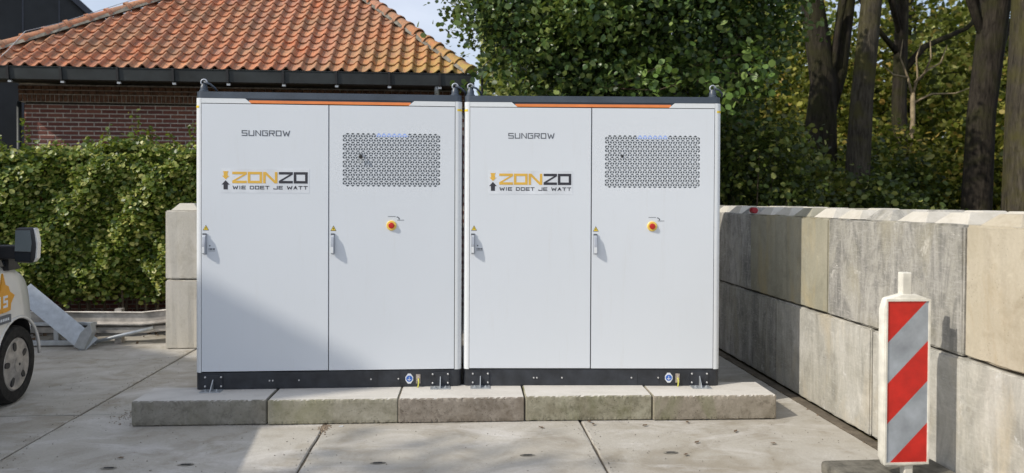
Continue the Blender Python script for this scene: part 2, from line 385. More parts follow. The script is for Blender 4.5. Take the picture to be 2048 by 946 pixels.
# lifting slots in the plates
for (x, y) in ((2.64,-1.09), (1.62,-1.17), (.35,-1.12), (-.13,-1.15), (3.65,-1.1)):
    mb = MB(); mb.lathe([(.02,0),(.055,.0022)], (0,0,0), 'z', 16); o = mb.build('lifting_slot', G['lead'], yard, (x,y,.002)); o.scale = (1,.42,1)
    mb = MB(); mb.box(-.03,.03,-.007,.007,.0045,.006); mb.build('slot_hole', G['gap'], yard, (x,y,.002))

# ------------------------------------------------------------------ footing slabs
def rough_block(x0, x1, y0, y1, z0, z1, seed, amp=.0028, nx=70, chips=0.5):
    rg = random.Random(seed); bm = bmesh.new()
    bmesh.ops.create_cube(bm, size=1)
    for v in bm.verts: v.co = Vector((x0 if v.co.x < 0 else x1, y0 if v.co.y < 0 else y1, z0 if v.co.z < 0 else z1))
    bmesh.ops.bevel(bm, geom=bm.edges[:], offset=.008, segments=1, affect='EDGES')
    long_e = [e for e in bm.edges if abs((e.verts[0].co-e.verts[1].co).x) > (x1-x0)*.8]
    bmesh.ops.subdivide_edges(bm, edges=long_e, cuts=nx, use_grid_fill=True)
    for co_, no_ in (((0,y0+.03,0),(0,1,0)), ((0,0,z1-.03),(0,0,1)), ((0,0,z0+.03),(0,0,1))):
        bmesh.ops.bisect_plane(bm, geom=bm.verts[:]+bm.edges[:]+bm.faces[:], plane_co=co_, plane_no=no_)
    for v in bm.verts:
        on_edge = (abs(v.co.y-y0) < .012) and (abs(v.co.z-z1) < .012 or abs(v.co.z-z0) < .012)
        a = amp*1.6 if on_edge else amp*.25
        v.co += Vector((0, abs(rg.gauss(0,1))*a*.7 if on_edge else 0, (-max(0,rg.gauss(-.4,1))*a*.8 if v.co.z > (z0+z1)/2 else abs(rg.gauss(0,1))*a*.7) if on_edge else 0))
    me = bpy.data.meshes.new('slab'); bm.to_mesh(me); bm.free(); return me
sl_lab = ['leftmost low concrete footing slab, white dusty top, under the left cabinet corner', 'second footing slab from the left with greenish grey front and clean straight edges',
          'middle footing slab with coarse brown pebbly front, under both cabinets', 'mossy footing slab with a pale lichen patch, second from the right',
          'rightmost footing slab, sticking out past the right cabinet with a clean pale top']
fx = [(-.372,.655,-.300,.100),(.668,1.680,-.325,.095),(1.684,2.684,-.345,.075),(2.692,3.716,-.355,.06),(3.724,4.736,-.395,.02)]
G['slabs'] = [concrete('slab1', (.24,.225,.19),(.13,.12,.095),(.36,.345,.30),streak=.06,stain=(.21,.20,.14),scale=5,pit=.8),
              concrete('slab2', (.24,.225,.17),(.14,.13,.09),(.37,.35,.29),streak=.12,stain=(.22,.22,.13),scale=5,pit=.8),
              concrete('slab3', (.22,.19,.155),(.10,.08,.06),(.38,.34,.29),streak=.0,stain=(.20,.165,.125),scale=9,pit=1),
              concrete('slab4', (.22,.20,.14),(.085,.08,.05),(.42,.40,.31),streak=.15,stain=(.15,.165,.07),scale=6,pit=.9),
              concrete('slab5', (.25,.22,.17),(.13,.11,.08),(.39,.35,.29),streak=.12,stain=(.18,.195,.095),scale=6,pit=.9)]
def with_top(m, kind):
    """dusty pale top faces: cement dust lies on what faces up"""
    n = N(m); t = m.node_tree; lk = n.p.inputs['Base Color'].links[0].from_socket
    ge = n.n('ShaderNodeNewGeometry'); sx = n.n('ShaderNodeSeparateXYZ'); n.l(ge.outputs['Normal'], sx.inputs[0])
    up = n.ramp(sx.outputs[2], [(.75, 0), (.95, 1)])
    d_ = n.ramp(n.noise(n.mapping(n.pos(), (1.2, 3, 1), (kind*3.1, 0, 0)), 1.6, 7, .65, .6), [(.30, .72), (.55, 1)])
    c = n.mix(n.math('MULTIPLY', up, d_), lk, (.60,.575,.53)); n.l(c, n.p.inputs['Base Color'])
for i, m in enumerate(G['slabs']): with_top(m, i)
for i, (x0, x1, y0, y1) in enumerate(fx):
    me = rough_block(0, x1-x0, 0, y1-y0, .004, .2 if i != 3 else .204, i); me.materials.append(G['slabs'][i])
    o = link('footing_slab', me, None, (x0, y0, 0), -.022 if i > 2 else -.014)
    tag(o, sl_lab[i], 'concrete slab', 'low concrete slabs under the cabinets')
for i, (x0, lab) in enumerate(((.1, 'footing slab hidden under the rear edge of the left cabinet'), (2.3, 'footing slab hidden under the rear edge of the right cabinet'))):
    me = rough_block(0, 2.0, 0, .4, .004, .2, 20+i); me.materials.append(G['slab'])
    tag(link('footing_slab', me, None, (x0, 1.2-.1*i, 0), 0), lab, 'concrete slab', 'low concrete slabs under the cabinets')

# ------------------------------------------------------------------ lettering as flat shapes
def Lpoly(ch, w, h, t):
    """outline polygons of a square techno letter"""
    tv = t
    def bar(x0,x1,z0,z1): return [(x0,z0),(x1,z0),(x1,z1),(x0,z1)]
    m = h/2
    if ch == 'Z': k = t*1.25; return [[(0,h),(w,h),(w,h-t),(k,t),(w,t),(w,0),(0,0),(0,t),(w-k,h-t),(0,h-t)]]
    if ch == 'N': k = t*1.15; return [[(0,0),(0,h),(k,h),(w-t,k*1.0),(w-t,h),(w,h),(w,0),(w-k,0),(t,h-k*1.0),(t,0)]]
    if ch == 'O': return [bar(0,w,h-t,h), bar(0,w,0,t), bar(0,t,t,h-t), bar(w-t,w,t,h-t)]
    if ch == 'D': return [bar(0,w-t*.6,h-t,h), bar(0,w-t*.6,0,t), bar(0,t,t,h-t), [(w-t,t),(w,t*1.1),(w,h-t*1.1),(w-t,h-t)]]
    if ch == 'S': return [bar(0,w,h-t,h), bar(0,t,m+t/2,h-t), bar(0,w,m-t/2,m+t/2), bar(w-t,w,t,m-t/2), bar(0,w,0,t)]
    if ch == 'U': return [bar(0,t,t,h), bar(0,w,0,t), bar(w-t,w,t,h)]
    if ch == 'G': return [bar(0,w,h-t,h), bar(0,t,t,h-t), bar(0,w,0,t), bar(w-t,w,t,m), bar(w*.5,w,m,m+t)]
    if ch == 'R': return [bar(0,w,h-t,h), bar(0,t,0,h-t), bar(w-t,w,m-t/2,h-t), bar(t,w-t,m-t/2-.0,m+t/2), [(w*.5,m-t/2),(w*.5+t*1.3,m-t/2),(w,0),(w-t*1.3,0)]]
    if ch == 'W':
        q = t*1.15; return [[(0,h),(q,h),(w*.27+q*.3,q*1.4),(w*.5-q*.4,h*.8),(w*.5+q*.4,h*.8),(w*.73-q*.3,q*1.4),(w-q,h),(w,h),(w*.73+q*.5,0),(w*.73-q*.5,0),(w*.5,h*.55),(w*.27+q*.5,0),(w*.27-q*.5,0)]]
    if ch == 'I': return [bar(w/2-t/2,w/2+t/2,0,h)]
    if ch == 'E': return [bar(0,t,0,h), bar(t,w,h-t,h), bar(t,w*.9,m-t/2,m+t/2), bar(t,w,0,t)]
    if ch == 'T': return [bar(0,w,h-t,h), bar(w/2-t/2,w/2+t/2,0,h-t)]
    if ch == 'J': return [bar(w-t,w,t,h), bar(0,w,0,t), bar(0,t,t,h*.35)]
    if ch == 'A': q = t*1.2; return [[(0,0),(w*.5-q*.5,h),(w*.5+q*.5,h),(w,0),(w-q,0),(w*.5+q*.9*.4+w*.17,h*.25),(w*.5-q*.36-w*.17,h*.25),(q,0)]]
    if ch == '1': return [[(w*.35,0),(w*.35+t,0),(w*.35+t,h),(w*.35,h),(w*.1,h*.78),(w*.1,h*.6),(w*.35,h*.78)]]
    if ch == '5': return [bar(0,w,h-t,h), bar(0,t,m+t/2,h-t), bar(0,w,m-t/2,m+t/2), bar(w-t,w,t,m-t/2), bar(0,w,0,t)]
    return []
def text(mb, s, x0, x1, z0, h, t, y0, y1, widths=None, gap=.25, axis='y', mirror=False):
    ws = [(.35 if c == 'I' else (1.35 if c == 'W' else (.55 if c == ' ' else 1.0))) for c in s]
    tot = sum(ws)+gap*(len(s)-1); k = (x1-x0)/tot; x = x0
    for c, w in zip(s, ws):
        for pl in Lpoly(c, w*k, h, t): mb.prism([(x+a, z0+b) for a, b in pl], y0, y1, axis)
        x += (w+gap)*k
    return mb

# ------------------------------------------------------------------ battery cabinet
CW, CH, CD = 2.18, 2.45, 1.73
def rounded_post(x0, x1, y0, z0, z1, outer):   # vertical post with a round outer front corner
    rr = .04; pl = []
    if outer > 0:
        pl = [(x0, y0)] + [(x1-rr+rr*math.sin(a), y0+rr-rr*math.cos(a)) for a in [k*math.pi/16 for k in range(9)]] + [(x1, y0+.14), (x0, y0+.14)]
    else:
        pl = [(x1, y0), (x1, y0+.14), (x0, y0+.14)] + [(x0+rr-rr*math.cos(a), y0+rr-rr*math.sin(a)) for a in [k*math.pi/16 for k in range(9)]][:-1]
    return MB().prism(pl, z0, z1, 'z')
def make_cabinet():
    c = empty('battery_cabinet', (0,0,.202), 0)
    mb = MB(); mb.box(.006, CW-.006, .10, CD, .15, 2.385); b = mb.build('housing', G['trimw'], c, bevel=.01)
    mb = MB(); mb.box(.05, CW-.05, .036, .099, .149, 2.352); mb.build('door_frame', G['gap'], c)
    # dark base: rounded corners
    rr = .045; pl = [(CW, CD), (0, CD)] + [(rr-rr*math.cos(a), rr-rr*math.sin(a)) for a in [k*math.pi/16 for k in range(9)]] + [(CW-rr+rr*math.sin(a), rr-rr*math.cos(a)) for a in [k*math.pi/16 for k in range(9)]]
    pl = [(x, y+.004) for x, y in pl]
    bf = MB().prism(pl, 0, .139, 'z').build('base_frame', G['base'], c, smooth=40)
    for x in (.597, .648, .836, 1.427, 1.655):
        z = .068; n_ = 2 if x == .597 else 1
        if x == .648: continue
        for q in range(n_): MB().lathe([(.007,0),(.0075,-.004),(.005,-.008)], (x+q*.026, .004, z), 'y', 10).build('bolt', G['bolt'], bf)
    MB().box(1.478-.0015, 1.478+.0015, .0022, .0042, .01, .13).build('panel_seam', G['gap'], bf)
    MB().box(1.665, 1.667, .0022, .0042, .01, .13).build('panel_seam', G['gap'], bf)
    # corner posts
    for sgn in (-1, 1):
        x0, x1 = (0, .046) if sgn < 0 else (CW-.056, CW)
        p = rounded_post(x0, x1, 0, .142, 2.398, sgn).build('corner_post', G['trimw'], c, smooth=40)
        xm = (-.0015, .030) if sgn < 0 else (CW-.040, CW+.0015)
        rounded_post(xm[0], xm[1], -.0012, 2.318, 2.336, sgn).build('yellow_mark', G['yellow'], p)
    # roof cap
    rr = .05; pl = [(CW, CD+.01), (0, CD+.01)] + [(rr-rr*math.cos(a), rr-rr*math.sin(a)) for a in [k*math.pi/16 for k in range(9)]] + [(CW-rr+rr*math.sin(a), rr-rr*math.cos(a)) for a in [k*math.pi/16 for k in range(9)]]
    mb = MB().prism([(max(.004, min(CW-.004, x)), y+.004) for x, y in pl], 2.399, 2.452, 'z')
    rc = mb.build('roof_cap', G['dark'], c, smooth=40)
    MB().box(.048, CW-.058, .012, .098, 2.362, 2.398).build('fascia', G['dark'], c)
    MB().box(.43, CW-.43, .004, .0112, 2.3605, 2.384).build('orange_stripe', G['orange'], c, bevel=.001)
    MB().prism([(.048,2.358),(.448,2.358),(.40,2.397),(.048,2.397)], .001, .0115).build('corner_trim', G['trimw'], c)
    MB().prism([(CW-.058,2.358),(CW-.447,2.358),(CW-.40,2.397),(CW-.058,2.397)], .001, .0115).build('corner_trim', G['trimw'], c)
    # lifting eyes
    for (x, y) in ((.05,.06),(CW-.06,.06),(.05,CD-.07),(CW-.06,CD-.07)):
        e = MB().lathe([(.038,0),(.038,.012),(.030,.02),(.030,.045),(.024,.055),(.022,.07)], (x,y,2.452), 'z', 16).build('lifting_eye', G['dark'], c, smooth=40)
        ring = [(x+.024*math.cos(a), y, 2.535+.024*math.sin(a)) for a in [k*math.pi/8 for k in range(17)]]
        MB().tube(ring, .0065, 8, False).build('ring', G['handle'], e, smooth=True)
        MB().tube([(x+.004,y-.02,2.535),(x+.05,y-.01,2.52),(x+.085,y+.01,2.49),(x+.09,y+.04,2.47)], .009, 8).build('shackle', G['dark'], e, smooth=True)
    # doors
    D1 = (.050, 1.0735); D2 = (1.0815, 2.1185); z0, z1 = .148, 2.352
    d1 = MB().box(D1[0], D1[1], 0, .034, z0, z1).build('door', G['white'], c, bevel=.003)
    gx0, gx1, gz0, gz1 = 1.188, 2.000, 1.675, 2.141
    xs = [D2[0], gx0, gx1, D2[1]]; zs = [z0, gz0, gz1, z1]; vs = []; fs = []
    for y in (0, .034):
        for zz in zs:
            for xx in xs: vs.append((xx, y, zz))
    for j in range(3):
        for i in range(3):
            if i == 1 and j == 1: continue
            a = j*4+i; fs.append((a,a+1,a+5,a+4)); a += 16; fs.append((a,a+4,a+5,a+1))
    for a, b_ in ((0,1),(1,2),(2,3),(12,13),(13,14),(14,15),(0,4),(4,8),(8,12),(3,7),(7,11),(11,15),(5,6),(9,10),(5,9),(6,10)): fs.append((a,b_,b_+16,a+16))
    mb = MB(); mb.add(vs, fs); d2 = mb.build('door', G['white'], c, bevel=0)
    # grille: sheet perforated with three rhombic holes per hexagon
    sp = .0425; rw = sp*math.sqrt(3)/2; mb = MB(); ncol = int(round((gx1-gx0)/sp)); nrow = int(round((gz1-gz0)/rw))
    sx = (gx1-gx0)/(ncol*sp); sz = (gz1-gz0)/(nrow*rw); Rh = sp/math.sqrt(3)
    # grid of rhombi (rhombille): vertices of hexagons plus centres
    def addr(P4, edge):
        cx = sum(p[0] for p in P4)/4; cz = sum(p[1] for p in P4)/4
        P4 = [(min(max(p[0],gx0),gx1), min(max(p[1],gz0),gz1)) for p in P4]
        if (max(p[0] for p in P4)-min(p[0] for p in P4)) < .004 or (max(p[1] for p in P4)-min(p[1] for p in P4)) < .004: return
        f = .74
        hole = [(cx+(p[0]-cx)*f, cz+(p[1]-cz)*f) for p in P4]
        if edge:
            mb.add([(p[0],0.0,p[1]) for p in P4], [(0,1,2,3)]); return
        v = [(p[0],0.0,p[1]) for p in P4]+[(p[0],0.0,p[1]) for p in hole]+[(p[0],.006,p[1]) for p in hole]
        mb.add(v, [(i,(i+1)%4,(i+1)%4+4,i+4) for i in range(4)]+[(i+4,(i+1)%4+4,(i+1)%4+8,i+8) for i in range(4)])
    for j in range(-1, nrow+2):
        for i in range(-1, ncol+2):
            cx = gx0+((i+(.5 if j%2 else 0))*sp)*sx; cz = gz0+(j*rw)*sz
            H = [(cx+Rh*math.sin(a)*sx, cz+Rh*math.cos(a)*sz) for a in [k*math.pi/3 for k in range(6)]]
            for k in (0, 2, 4):
                q = [(cx,cz), H[(k+5)%6], H[k], H[(k+1)%6]]
                mx_ = sum(p[0] for p in q)/4; mz_ = sum(p[1] for p in q)/4
                if mx_ < gx0-.03 or mx_ > gx1+.03 or mz_ < gz0-.03 or mz_ > gz1+.03: continue
                edge = any(p[0] < gx0-.001 or p[0] > gx1+.001 or p[1] < gz0-.001 or p[1] > gz1+.001 for p in q)
                addr(q, edge)
    gr = mb.build('grille', G['white'], d2)
    MB().box(gx0+.001, gx1-.001, .016, .033, gz0+.001, gz1-.001).build('grille_backing', G['mesh_back'], d2)
    MB().box(1.462, 1.728, .0105, .0155, 2.098, 2.137).build('light_bar', G['led'], d2)
    # lettering, stickers
    mb = MB(); text(mb, 'SUNGROW', .372, .762, 2.092, .046, .0064, -.0018, .0, gap=.22); mb.build('maker_lettering', G['inkg'], d1)
    st = MB().box(.206, .918, -.0012, 0, 1.622, 1.822).build('logo_sticker', G['sticker'], d1)
    mb = MB(); y0, y1 = -.0026, -.0013
    text(mb, 'ZON', .297, .660, 1.702, .094, .0205, y0, y1, gap=.07)
    mb.build('logo_lettering', G['gold'], d1); mb = MB()
    mb.prism([(.215,1.762),(.244,1.733),(.273,1.762),(.260,1.762),(.260,1.7855),(.266,1.800),(.222,1.800),(.228,1.7855),(.228,1.762)], y0, y1)
    mb.build('down_arrow', G['gold'], d1)
    mb = MB(); text(mb, 'ZO', .672, .905, 1.702, .094, .0205, y0, y1, gap=.07)
    mb.build('logo_lettering', G['ink'], d1); mb = MB()
    mb.prism([(.212,1.690),(.244,1.725),(.276,1.690),(.261,1.690),(.261,1.650),(.227,1.650),(.227,1.690)], y0, y1)
    mb.build('up_arrow', G['ink'], d1); mb = MB()
    text(mb, 'WIE DOET JE WATT', .299, .905, 1.652, .029, .0058, y0, y1, gap=.22)
    mb.build('tagline', G['ink'], d1)
    def warn(x, z, par):
        w = MB().prism([(x-.024,z-.018),(x+.024,z-.018),(x,z+.026)], -.0012, 0).build('warning_sign', G['ink'], par)
        MB().prism([(x-.0185,z-.0145),(x+.0185,z-.0145),(x,z+.019)], -.002, -.0012).build('yellow_field', G['yellow'], w)
        MB().prism([(x+.003,z+.011),(x-.006,z-.001),(x-.001,z-.001),(x-.003,z-.011),(x+.006,z+.002),(x+.001,z+.002)], -.0028, -.002).build('bolt_symbol', G['ink'], w)
    def hand(x, par):
        MB().box(x-.018, x+.018, -.006, 0, 1.120, 1.288).build('handle_plate', G['handle'], par, bevel=.003)
        h = MB().prism([(-.012,1.278),(-.030,1.262),(-.040,1.20),(-.042,1.14),(-.034,1.124),(-.012,1.118),(-.008,1.14),(-.008,1.26)], x-.012, x+.012, 'x').build('handle', G['handle'], par, bevel=.003)
        MB().box(x-.012, x+.010, -.0435, -.041, 1.128, 1.178).build('lock_cover', G['trimw'], par, bevel=.001)
        MB().box(x-.016, x+.014, -.0135, -.006, 1.279, 1.289).build('handle_catch', G['inkg'], par)
    warn(.086, 1.332, d1); hand(.078, d1)
    mb = MB()
    for i in range(6): mb.box(.108+i*.0085, .108+i*.0085+(.0065 if i%3 else .004), -.0013, 0, 1.152, 1.166)
    mb.box(.112,.122,-.0013,0,1.182,1.192); mb.box(.106,.16,-.0013,0,1.142,1.145)
    mb.build('serial_marks', G['inkg'], d1)
    warn(1.116, 1.328, d2); hand(1.112, d2)
    MB().lathe([(.010,.004),(.010,-.004),(.007,-.008)], (1.336,0,1.948), 'y', 12).build('grille_lock', G['black'], d2)
    # emergency stop
    ex, ez = 1.594, 1.355
    s_ = MB().lathe([(.042,0),(.042,-.006),(.038,-.010),(.026,-.010),(.024,-.008)], (ex,0,ez), 'y', 28).build('switch_collar', G['paleyel'], d2, smooth=35)
    MB().lathe([(.012,-.008),(.012,-.012),(.0225,-.014),(.0245,-.019),(.021,-.023),(.010,-.0245)], (ex,0,ez), 'y', 24).build('stop_button', G['red'], s_, smooth=40)
    mb = MB()
    for i in range(9): mb.box(ex-.030+i*.0072, ex-.030+i*.0072+.0048, -.001, 0, ez+.073, ez+.078)
    for i in range(8): mb.box(ex+.048+i*.0072, ex+.048+i*.0072+.0048, -.001, 0, ez+.043, ez+.048)
    arc = [(ex+.040+.030*math.cos(a), ez+.048+.028*math.sin(a)) for a in [math.pi*.45-k*math.pi*.07 for k in range(6)]]
    pl = arc + [(ex+.062,ez+.047),(ex+.057,ez+.060)] + [(x_-.005, z_-.006) for x_, z_ in arc[::-1]][1:]
    mb.prism(pl, -.001, 0); mb.build('switch_marks', G['inkg'], d2)
    # ground symbol, lug, wire
    gx, gz = 1.745, .068
    a_ = MB().prism([(gx-.012,gz+.042),(gx+.012,gz+.042),(gx+.032,gz+.014),(gx+.032,gz-.014),(gx+.012,gz-.042),(gx-.012,gz-.042),(gx-.032,gz-.014),(gx-.032,gz+.014)], .0016, .0038).build('earth_sign', G['sticker'], bf)
    MB().prism([(gx+.026*math.cos(q*math.pi/10), gz+.026*math.sin(q*math.pi/10)) for q in range(20)], .0006, .0016).build('blue_disc', G['blue'], a_)
    mb = MB(); mb.box(gx-.002,gx+.002,-.0004,.0006,gz-.004,gz+.016); mb.box(gx-.015,gx+.015,-.0004,.0006,gz-.008,gz-.0045); mb.box(gx-.009,gx+.009,-.0004,.0006,gz-.0125,gz-.0095); mb.box(gx-.004,gx+.004,-.0004,.0006,gz-.017,gz-.014)
    mb.build('earth_symbol', G['sticker'], a_)
    MB().box(1.801,1.838,-.002,.004,.026,.104).build('earth_lug', G['copper'], bf, bevel=.002)
    MB().tube([(1.822,-.006,.07),(1.824,-.012,.04),(1.822,-.016,.012),(1.816,-.020,-.004)], .0055, 8).build('earth_wire', flat_yg, bf, smooth=True)
    # anchor brackets
    for bx in (.145, 2.005):
        k = MB().box(bx-.075, bx+.075, -.004, .004, .004, .122).build('anchor_bracket', G['base'], c, bevel=.002)
        for dx in (-.064, .064):
            for z in (.030, .104): MB().lathe([(.008,0),(.008,-.005),(.005,-.009)], (bx+dx,-.004,z), 'y', 10).build('bolt', G['bolt'], k)
        MB().box(bx-.082, bx+.082, -.095, .0035, -.0015, .0045).build('foot_plate', G['zinc'], k, bevel=.001)
        MB().prism([(-.085,.005),(-.0045,.005),(-.0045,.085),(-.012,.085)], bx-.003, bx+.003, 'x').build('gusset', G['zinc'], k)
        for dx in (-.045, .045): MB().lathe([(.012,.0045),(.012,.010),(.006,.012),(.006,.018)], (bx+dx,-.055,0), 'z', 6).build('anchor_bolt', G['zinc'], k)
    return c
flat_yg = flat('wire_yellow_green', (.62,.60,.10), .5)
cab1 = make_cabinet()
cab2 = copy_tree(cab1); cab2.location = (2.1976, .0053, .202); cab2.rotation_euler = (0,0,-.0573)
for c in cab1.children:
    pass
tag(cab1, 'left large white battery cabinet, with keys hanging in its grille and a shaded lower corner', 'battery cabinet', 'white two-door battery cabinets')
tag(cab2, 'right large white battery cabinet, next to the right concrete block wall', 'battery cabinet', 'white two-door battery cabinets')
# keys in the grille of the left cabinet
kb = empty('key_bunch', (1.341, 0, 2.144), 0, 'black key fob and keys hanging from the grille of the left cabinet', 'keys')
MB().lathe([(.008,.004),(.008,-.012),(.006,-.016)], (0,0,.01), 'y', 12).build('lock_barrel', G['zinc'], kb)
MB().tube([(.012*math.cos(a),-.018,.0+.012*math.sin(a)) for a in [k*math.pi/6 for k in range(13)]], .0015, 6, False).build('key_ring', G['zinc'], kb)
MB().prism([(-.014,-.004),(.012,0),(.018,-.022),(.004,-.034),(-.012,-.026)], -.032, -.020).build('key_fob', G['black'], kb, bevel=.003)
MB().prism([(-.010,-.024),(-.004,-.026),(-.008,-.062),(-.014,-.060)], -.018, -.0155).build('key', G['zinc'], kb)
MB().prism([(.002,-.024),(.008,-.024),(.010,-.058),(.004,-.060)], -.0145, -.012).build('key', G['zinc'], kb)
tag(MB().tube([(0,0,0),(0,0,3.62)], .018, 8).build('metal_pole', G['black'], None, (2.47,4.0,0)), 'thin black pole standing at the right corner of the brick house', 'pole')
# small white scrap on the ground
tag(MB().box(-.016,.016,-.009,.009,0,.0015).build('paper_scrap', G['sticker'], None, (1.245,-.385,.004), .2), 'tiny white paper scrap at the foot of the second footing slab', 'paper scrap')
# grey cable behind, between the two cabinets
tag(MB().tube([(2.188,.30,2.35),(2.186,.25,1.9),(2.192,.28,1.2),(2.187,.3,.6),(2.19,.3,.3)], .005, 8).build('cable', G['zinc'], None, smooth=True), 'thin grey cable hanging in the gap between the two cabinets', 'cable')

# ------------------------------------------------------------------ concrete block wall (right) and stack (left)
WX, Y0, BL, BH, BD = 5.261, -1.812, 1.597, .82, .80
def stud_me():
    mb = MB(); a, b, h = .158, .085, .080
    mb.add([(-a,-a,0),(a,-a,0),(a,a,0),(-a,a,0),(-b,-b,h),(b,-b,h),(b,b,h),(-b,b,h)], [(0,3,2,1),(4,5,6,7),(0,1,5,4),(1,2,6,5),(2,3,7,6),(3,0,4,7)])
    return mb
def block_mesh(L, D, H, seed, top):
    rg = random.Random(seed); bm = bmesh.new(); bmesh.ops.create_cube(bm, size=1)
    for v in bm.verts: v.co = Vector(((v.co.x+.5)*D, (v.co.y+.5)*L, (v.co.z+.5)*H))
    bmesh.ops.bevel(bm, geom=bm.edges[:], offset=.012, segments=2, affect='EDGES')
    le = [e for e in bm.edges if abs((e.verts[0].co-e.verts[1].co).y) > L*.8]; bmesh.ops.subdivide_edges(bm, edges=le, cuts=24, use_grid_fill=True)
    ph = [rg.uniform(0,6) for _ in range(4)]
    for v in bm.verts:
        t = v.co.y
        edge = (v.co.x < .02) and (v.co.z > H-.02 or v.co.z < .02)
        if edge: v.co.x += max(0, rg.gauss(0,.004)); v.co.z += rg.uniform(-.004,.002)*(1 if v.co.z > H/2 else -1)
        if v.co.z > H-.03: v.co.z += .004*math.sin(t*4+ph[0])+.003*math.sin(t*9+ph[1])
    me = bpy.data.meshes.new('block'); bm.to_mesh(me); bm.free(); return me
ROT = {'studs': None}
def block(x, y, z, mat_, label, top, seed, rz=0, studs=4, name='concrete_block', D=BD, L=BL, dx=0):
    root = empty(name, (x+dx, y, z), rz, label, 'concrete block', 'stacked concrete building blocks')
    me = block_mesh(L-.012, D, BH-.010, seed, top); me.materials.append(mat_); link('block_body', me, root)
    if top:
        for i in range(studs):
            for j in range(2):
                s_ = stud_me(); o = s_.build('stud', G['blockD'] if (i+seed) % 3 else mat_, root, (.215+.40*j, (L-.012)*(i+.5)/studs, BH-.0115), bevel=.006)  # most studs paler: cleaner concrete, with sunlit tops put into the colour
                o.scale = (1, 1, random.uniform(.9, 1.08))
    return root
top_mats = [G['blockA'], G['blockA'], G['blockB'], G['blockC'], G['blockB'], G['blockC'], G['blockB']]
top_lab = ['top row cream concrete block nearest the camera, beyond the right edge', 'sandy cream concrete block, top row, right of the striped beacon', 'grey mottled concrete block, top row, directly behind the striped beacon',
           'olive beige concrete block with an orange stain, top row, left of the mottled one', 'dark streaked concrete block, top row, beside the right edge of the right cabinet', 'top row concrete block hidden behind the right cabinet', 'farthest top row concrete block of the right wall']
low_lab = ['bottom row concrete block nearest the camera at the right edge', 'bottom row concrete block with brown runs, right of the striped beacon', 'pale bottom row concrete block with a whitish patch, left of the striped beacon',
           'shaded grey bottom row concrete block beside the rightmost footing slab', 'dark bottom row concrete block next to the right cabinet base', 'bottom row concrete block behind the right cabinet', 'farthest bottom row concrete block of the right wall']
G['blockE'] = concrete('block_limy', (.42,.40,.34), (.22,.215,.19), (.58,.565,.52), streak=.6, scale=1.8, stain=(.50,.44,.33), pit=.2, var=.04)
low_mats = [G['blockE'], G['blockE'], G['blockE'], G['blockB'], G['blockB'], G['blockC'], G['blockB']]
for k in range(7):
    t = (k-2)*BL
    yy = Y0+t
    block(WX+(.006 if k%2 else 0), yy, BH+.004, top_mats[k], top_lab[k], True, 50+k)
for k in range(7):
    t = (k-2)*BL+.60*BL
    block(WX+(.004 if k%2 else -.003), Y0+t-BL if False else Y0+t-BL*1.0+BL, 0.001, low_mats[k], low_lab[k], False, 80+k)
for k, z in enumerate((0.001, BH+.004)):
    lab = ['lower pale concrete block of the stack at the left of the cabinets', 'upper pale concrete block with a stud on top, left of the cabinets'][k]
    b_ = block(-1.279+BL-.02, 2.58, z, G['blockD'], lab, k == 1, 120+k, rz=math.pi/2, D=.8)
tag(MB().lathe([(.028,0),(.033,.004),(.033,.085),(.028,.095)], (0,0,0), 'x', 16).build('red_can', flat('can_red', (.36,.02,.03), .35), None, (5.288, 1.30, 2*BH+.034), 1.5), 'crushed red can lying on top of the block wall beside the right cabinet', 'can')

# ------------------------------------------------------------------ traffic beacon
bc = empty('traffic_beacon', (4.905, -1.85, 0), 0, 'red and grey striped traffic beacon with white frame in a rubber foot', 'traffic beacon')
bx0, bx1, bz0, bz1 = -.148, .118, .190, 1.178      # face
def shell(o_, y0, y1):
    return o_
outl = [(-.170,.215),(-.148,.158),(.100,.165),(.124,.20),(.130,1.10),(.112,1.188),(.03,1.215),(-.05,1.215),(-.152,1.188),(-.172,1.12)]
MB().prism(outl, 0, .062).build('beacon_body', G['pbody'], bc, bevel=.012, smooth=40)
ring_o = [(-.166,.178),(.116,.178),(.120,1.186),(-.162,1.186)]; ring_i = [(-.154,.190),(.106,.190),(.108,1.172),(-.152,1.172)]
mb = MB()
for i in range(4):
    j = (i+1)%4; mb.prism([ring_o[i], ring_o[j], ring_i[j], ring_i[i]], -.010, .0)
mb.build('face_rim', G['pbody'], bc)
# face: alternate stripes, rising to the right
fx0, fx1, fz0, fz1 = -.1535, .1065, .1905, 1.1715
def clip(poly, f):
    o_ = []
    for i in range(len(poly)):
        a, b = poly[i], poly[(i+1)%len(poly)]; fa, fb = f(a), f(b)
        if fa >= 0: o_.append(a)
        if fa*fb < 0: t = fa/(fa-fb); o_.append((a[0]+(b[0]-a[0])*t, a[1]+(b[1]-a[1])*t))
    return o_
rect = [(fx0,fz0),(fx1,fz0),(fx1,fz1),(fx0,fz1)]
# lines z = c + x*slope ; boundaries measured on the left edge of the face
slope = 1.0; cs = [1.60, .975, .735+.022, .50+.0, .262-.0, -.4]
bl = [1.7, .965, .732, .455, .21, -.5]
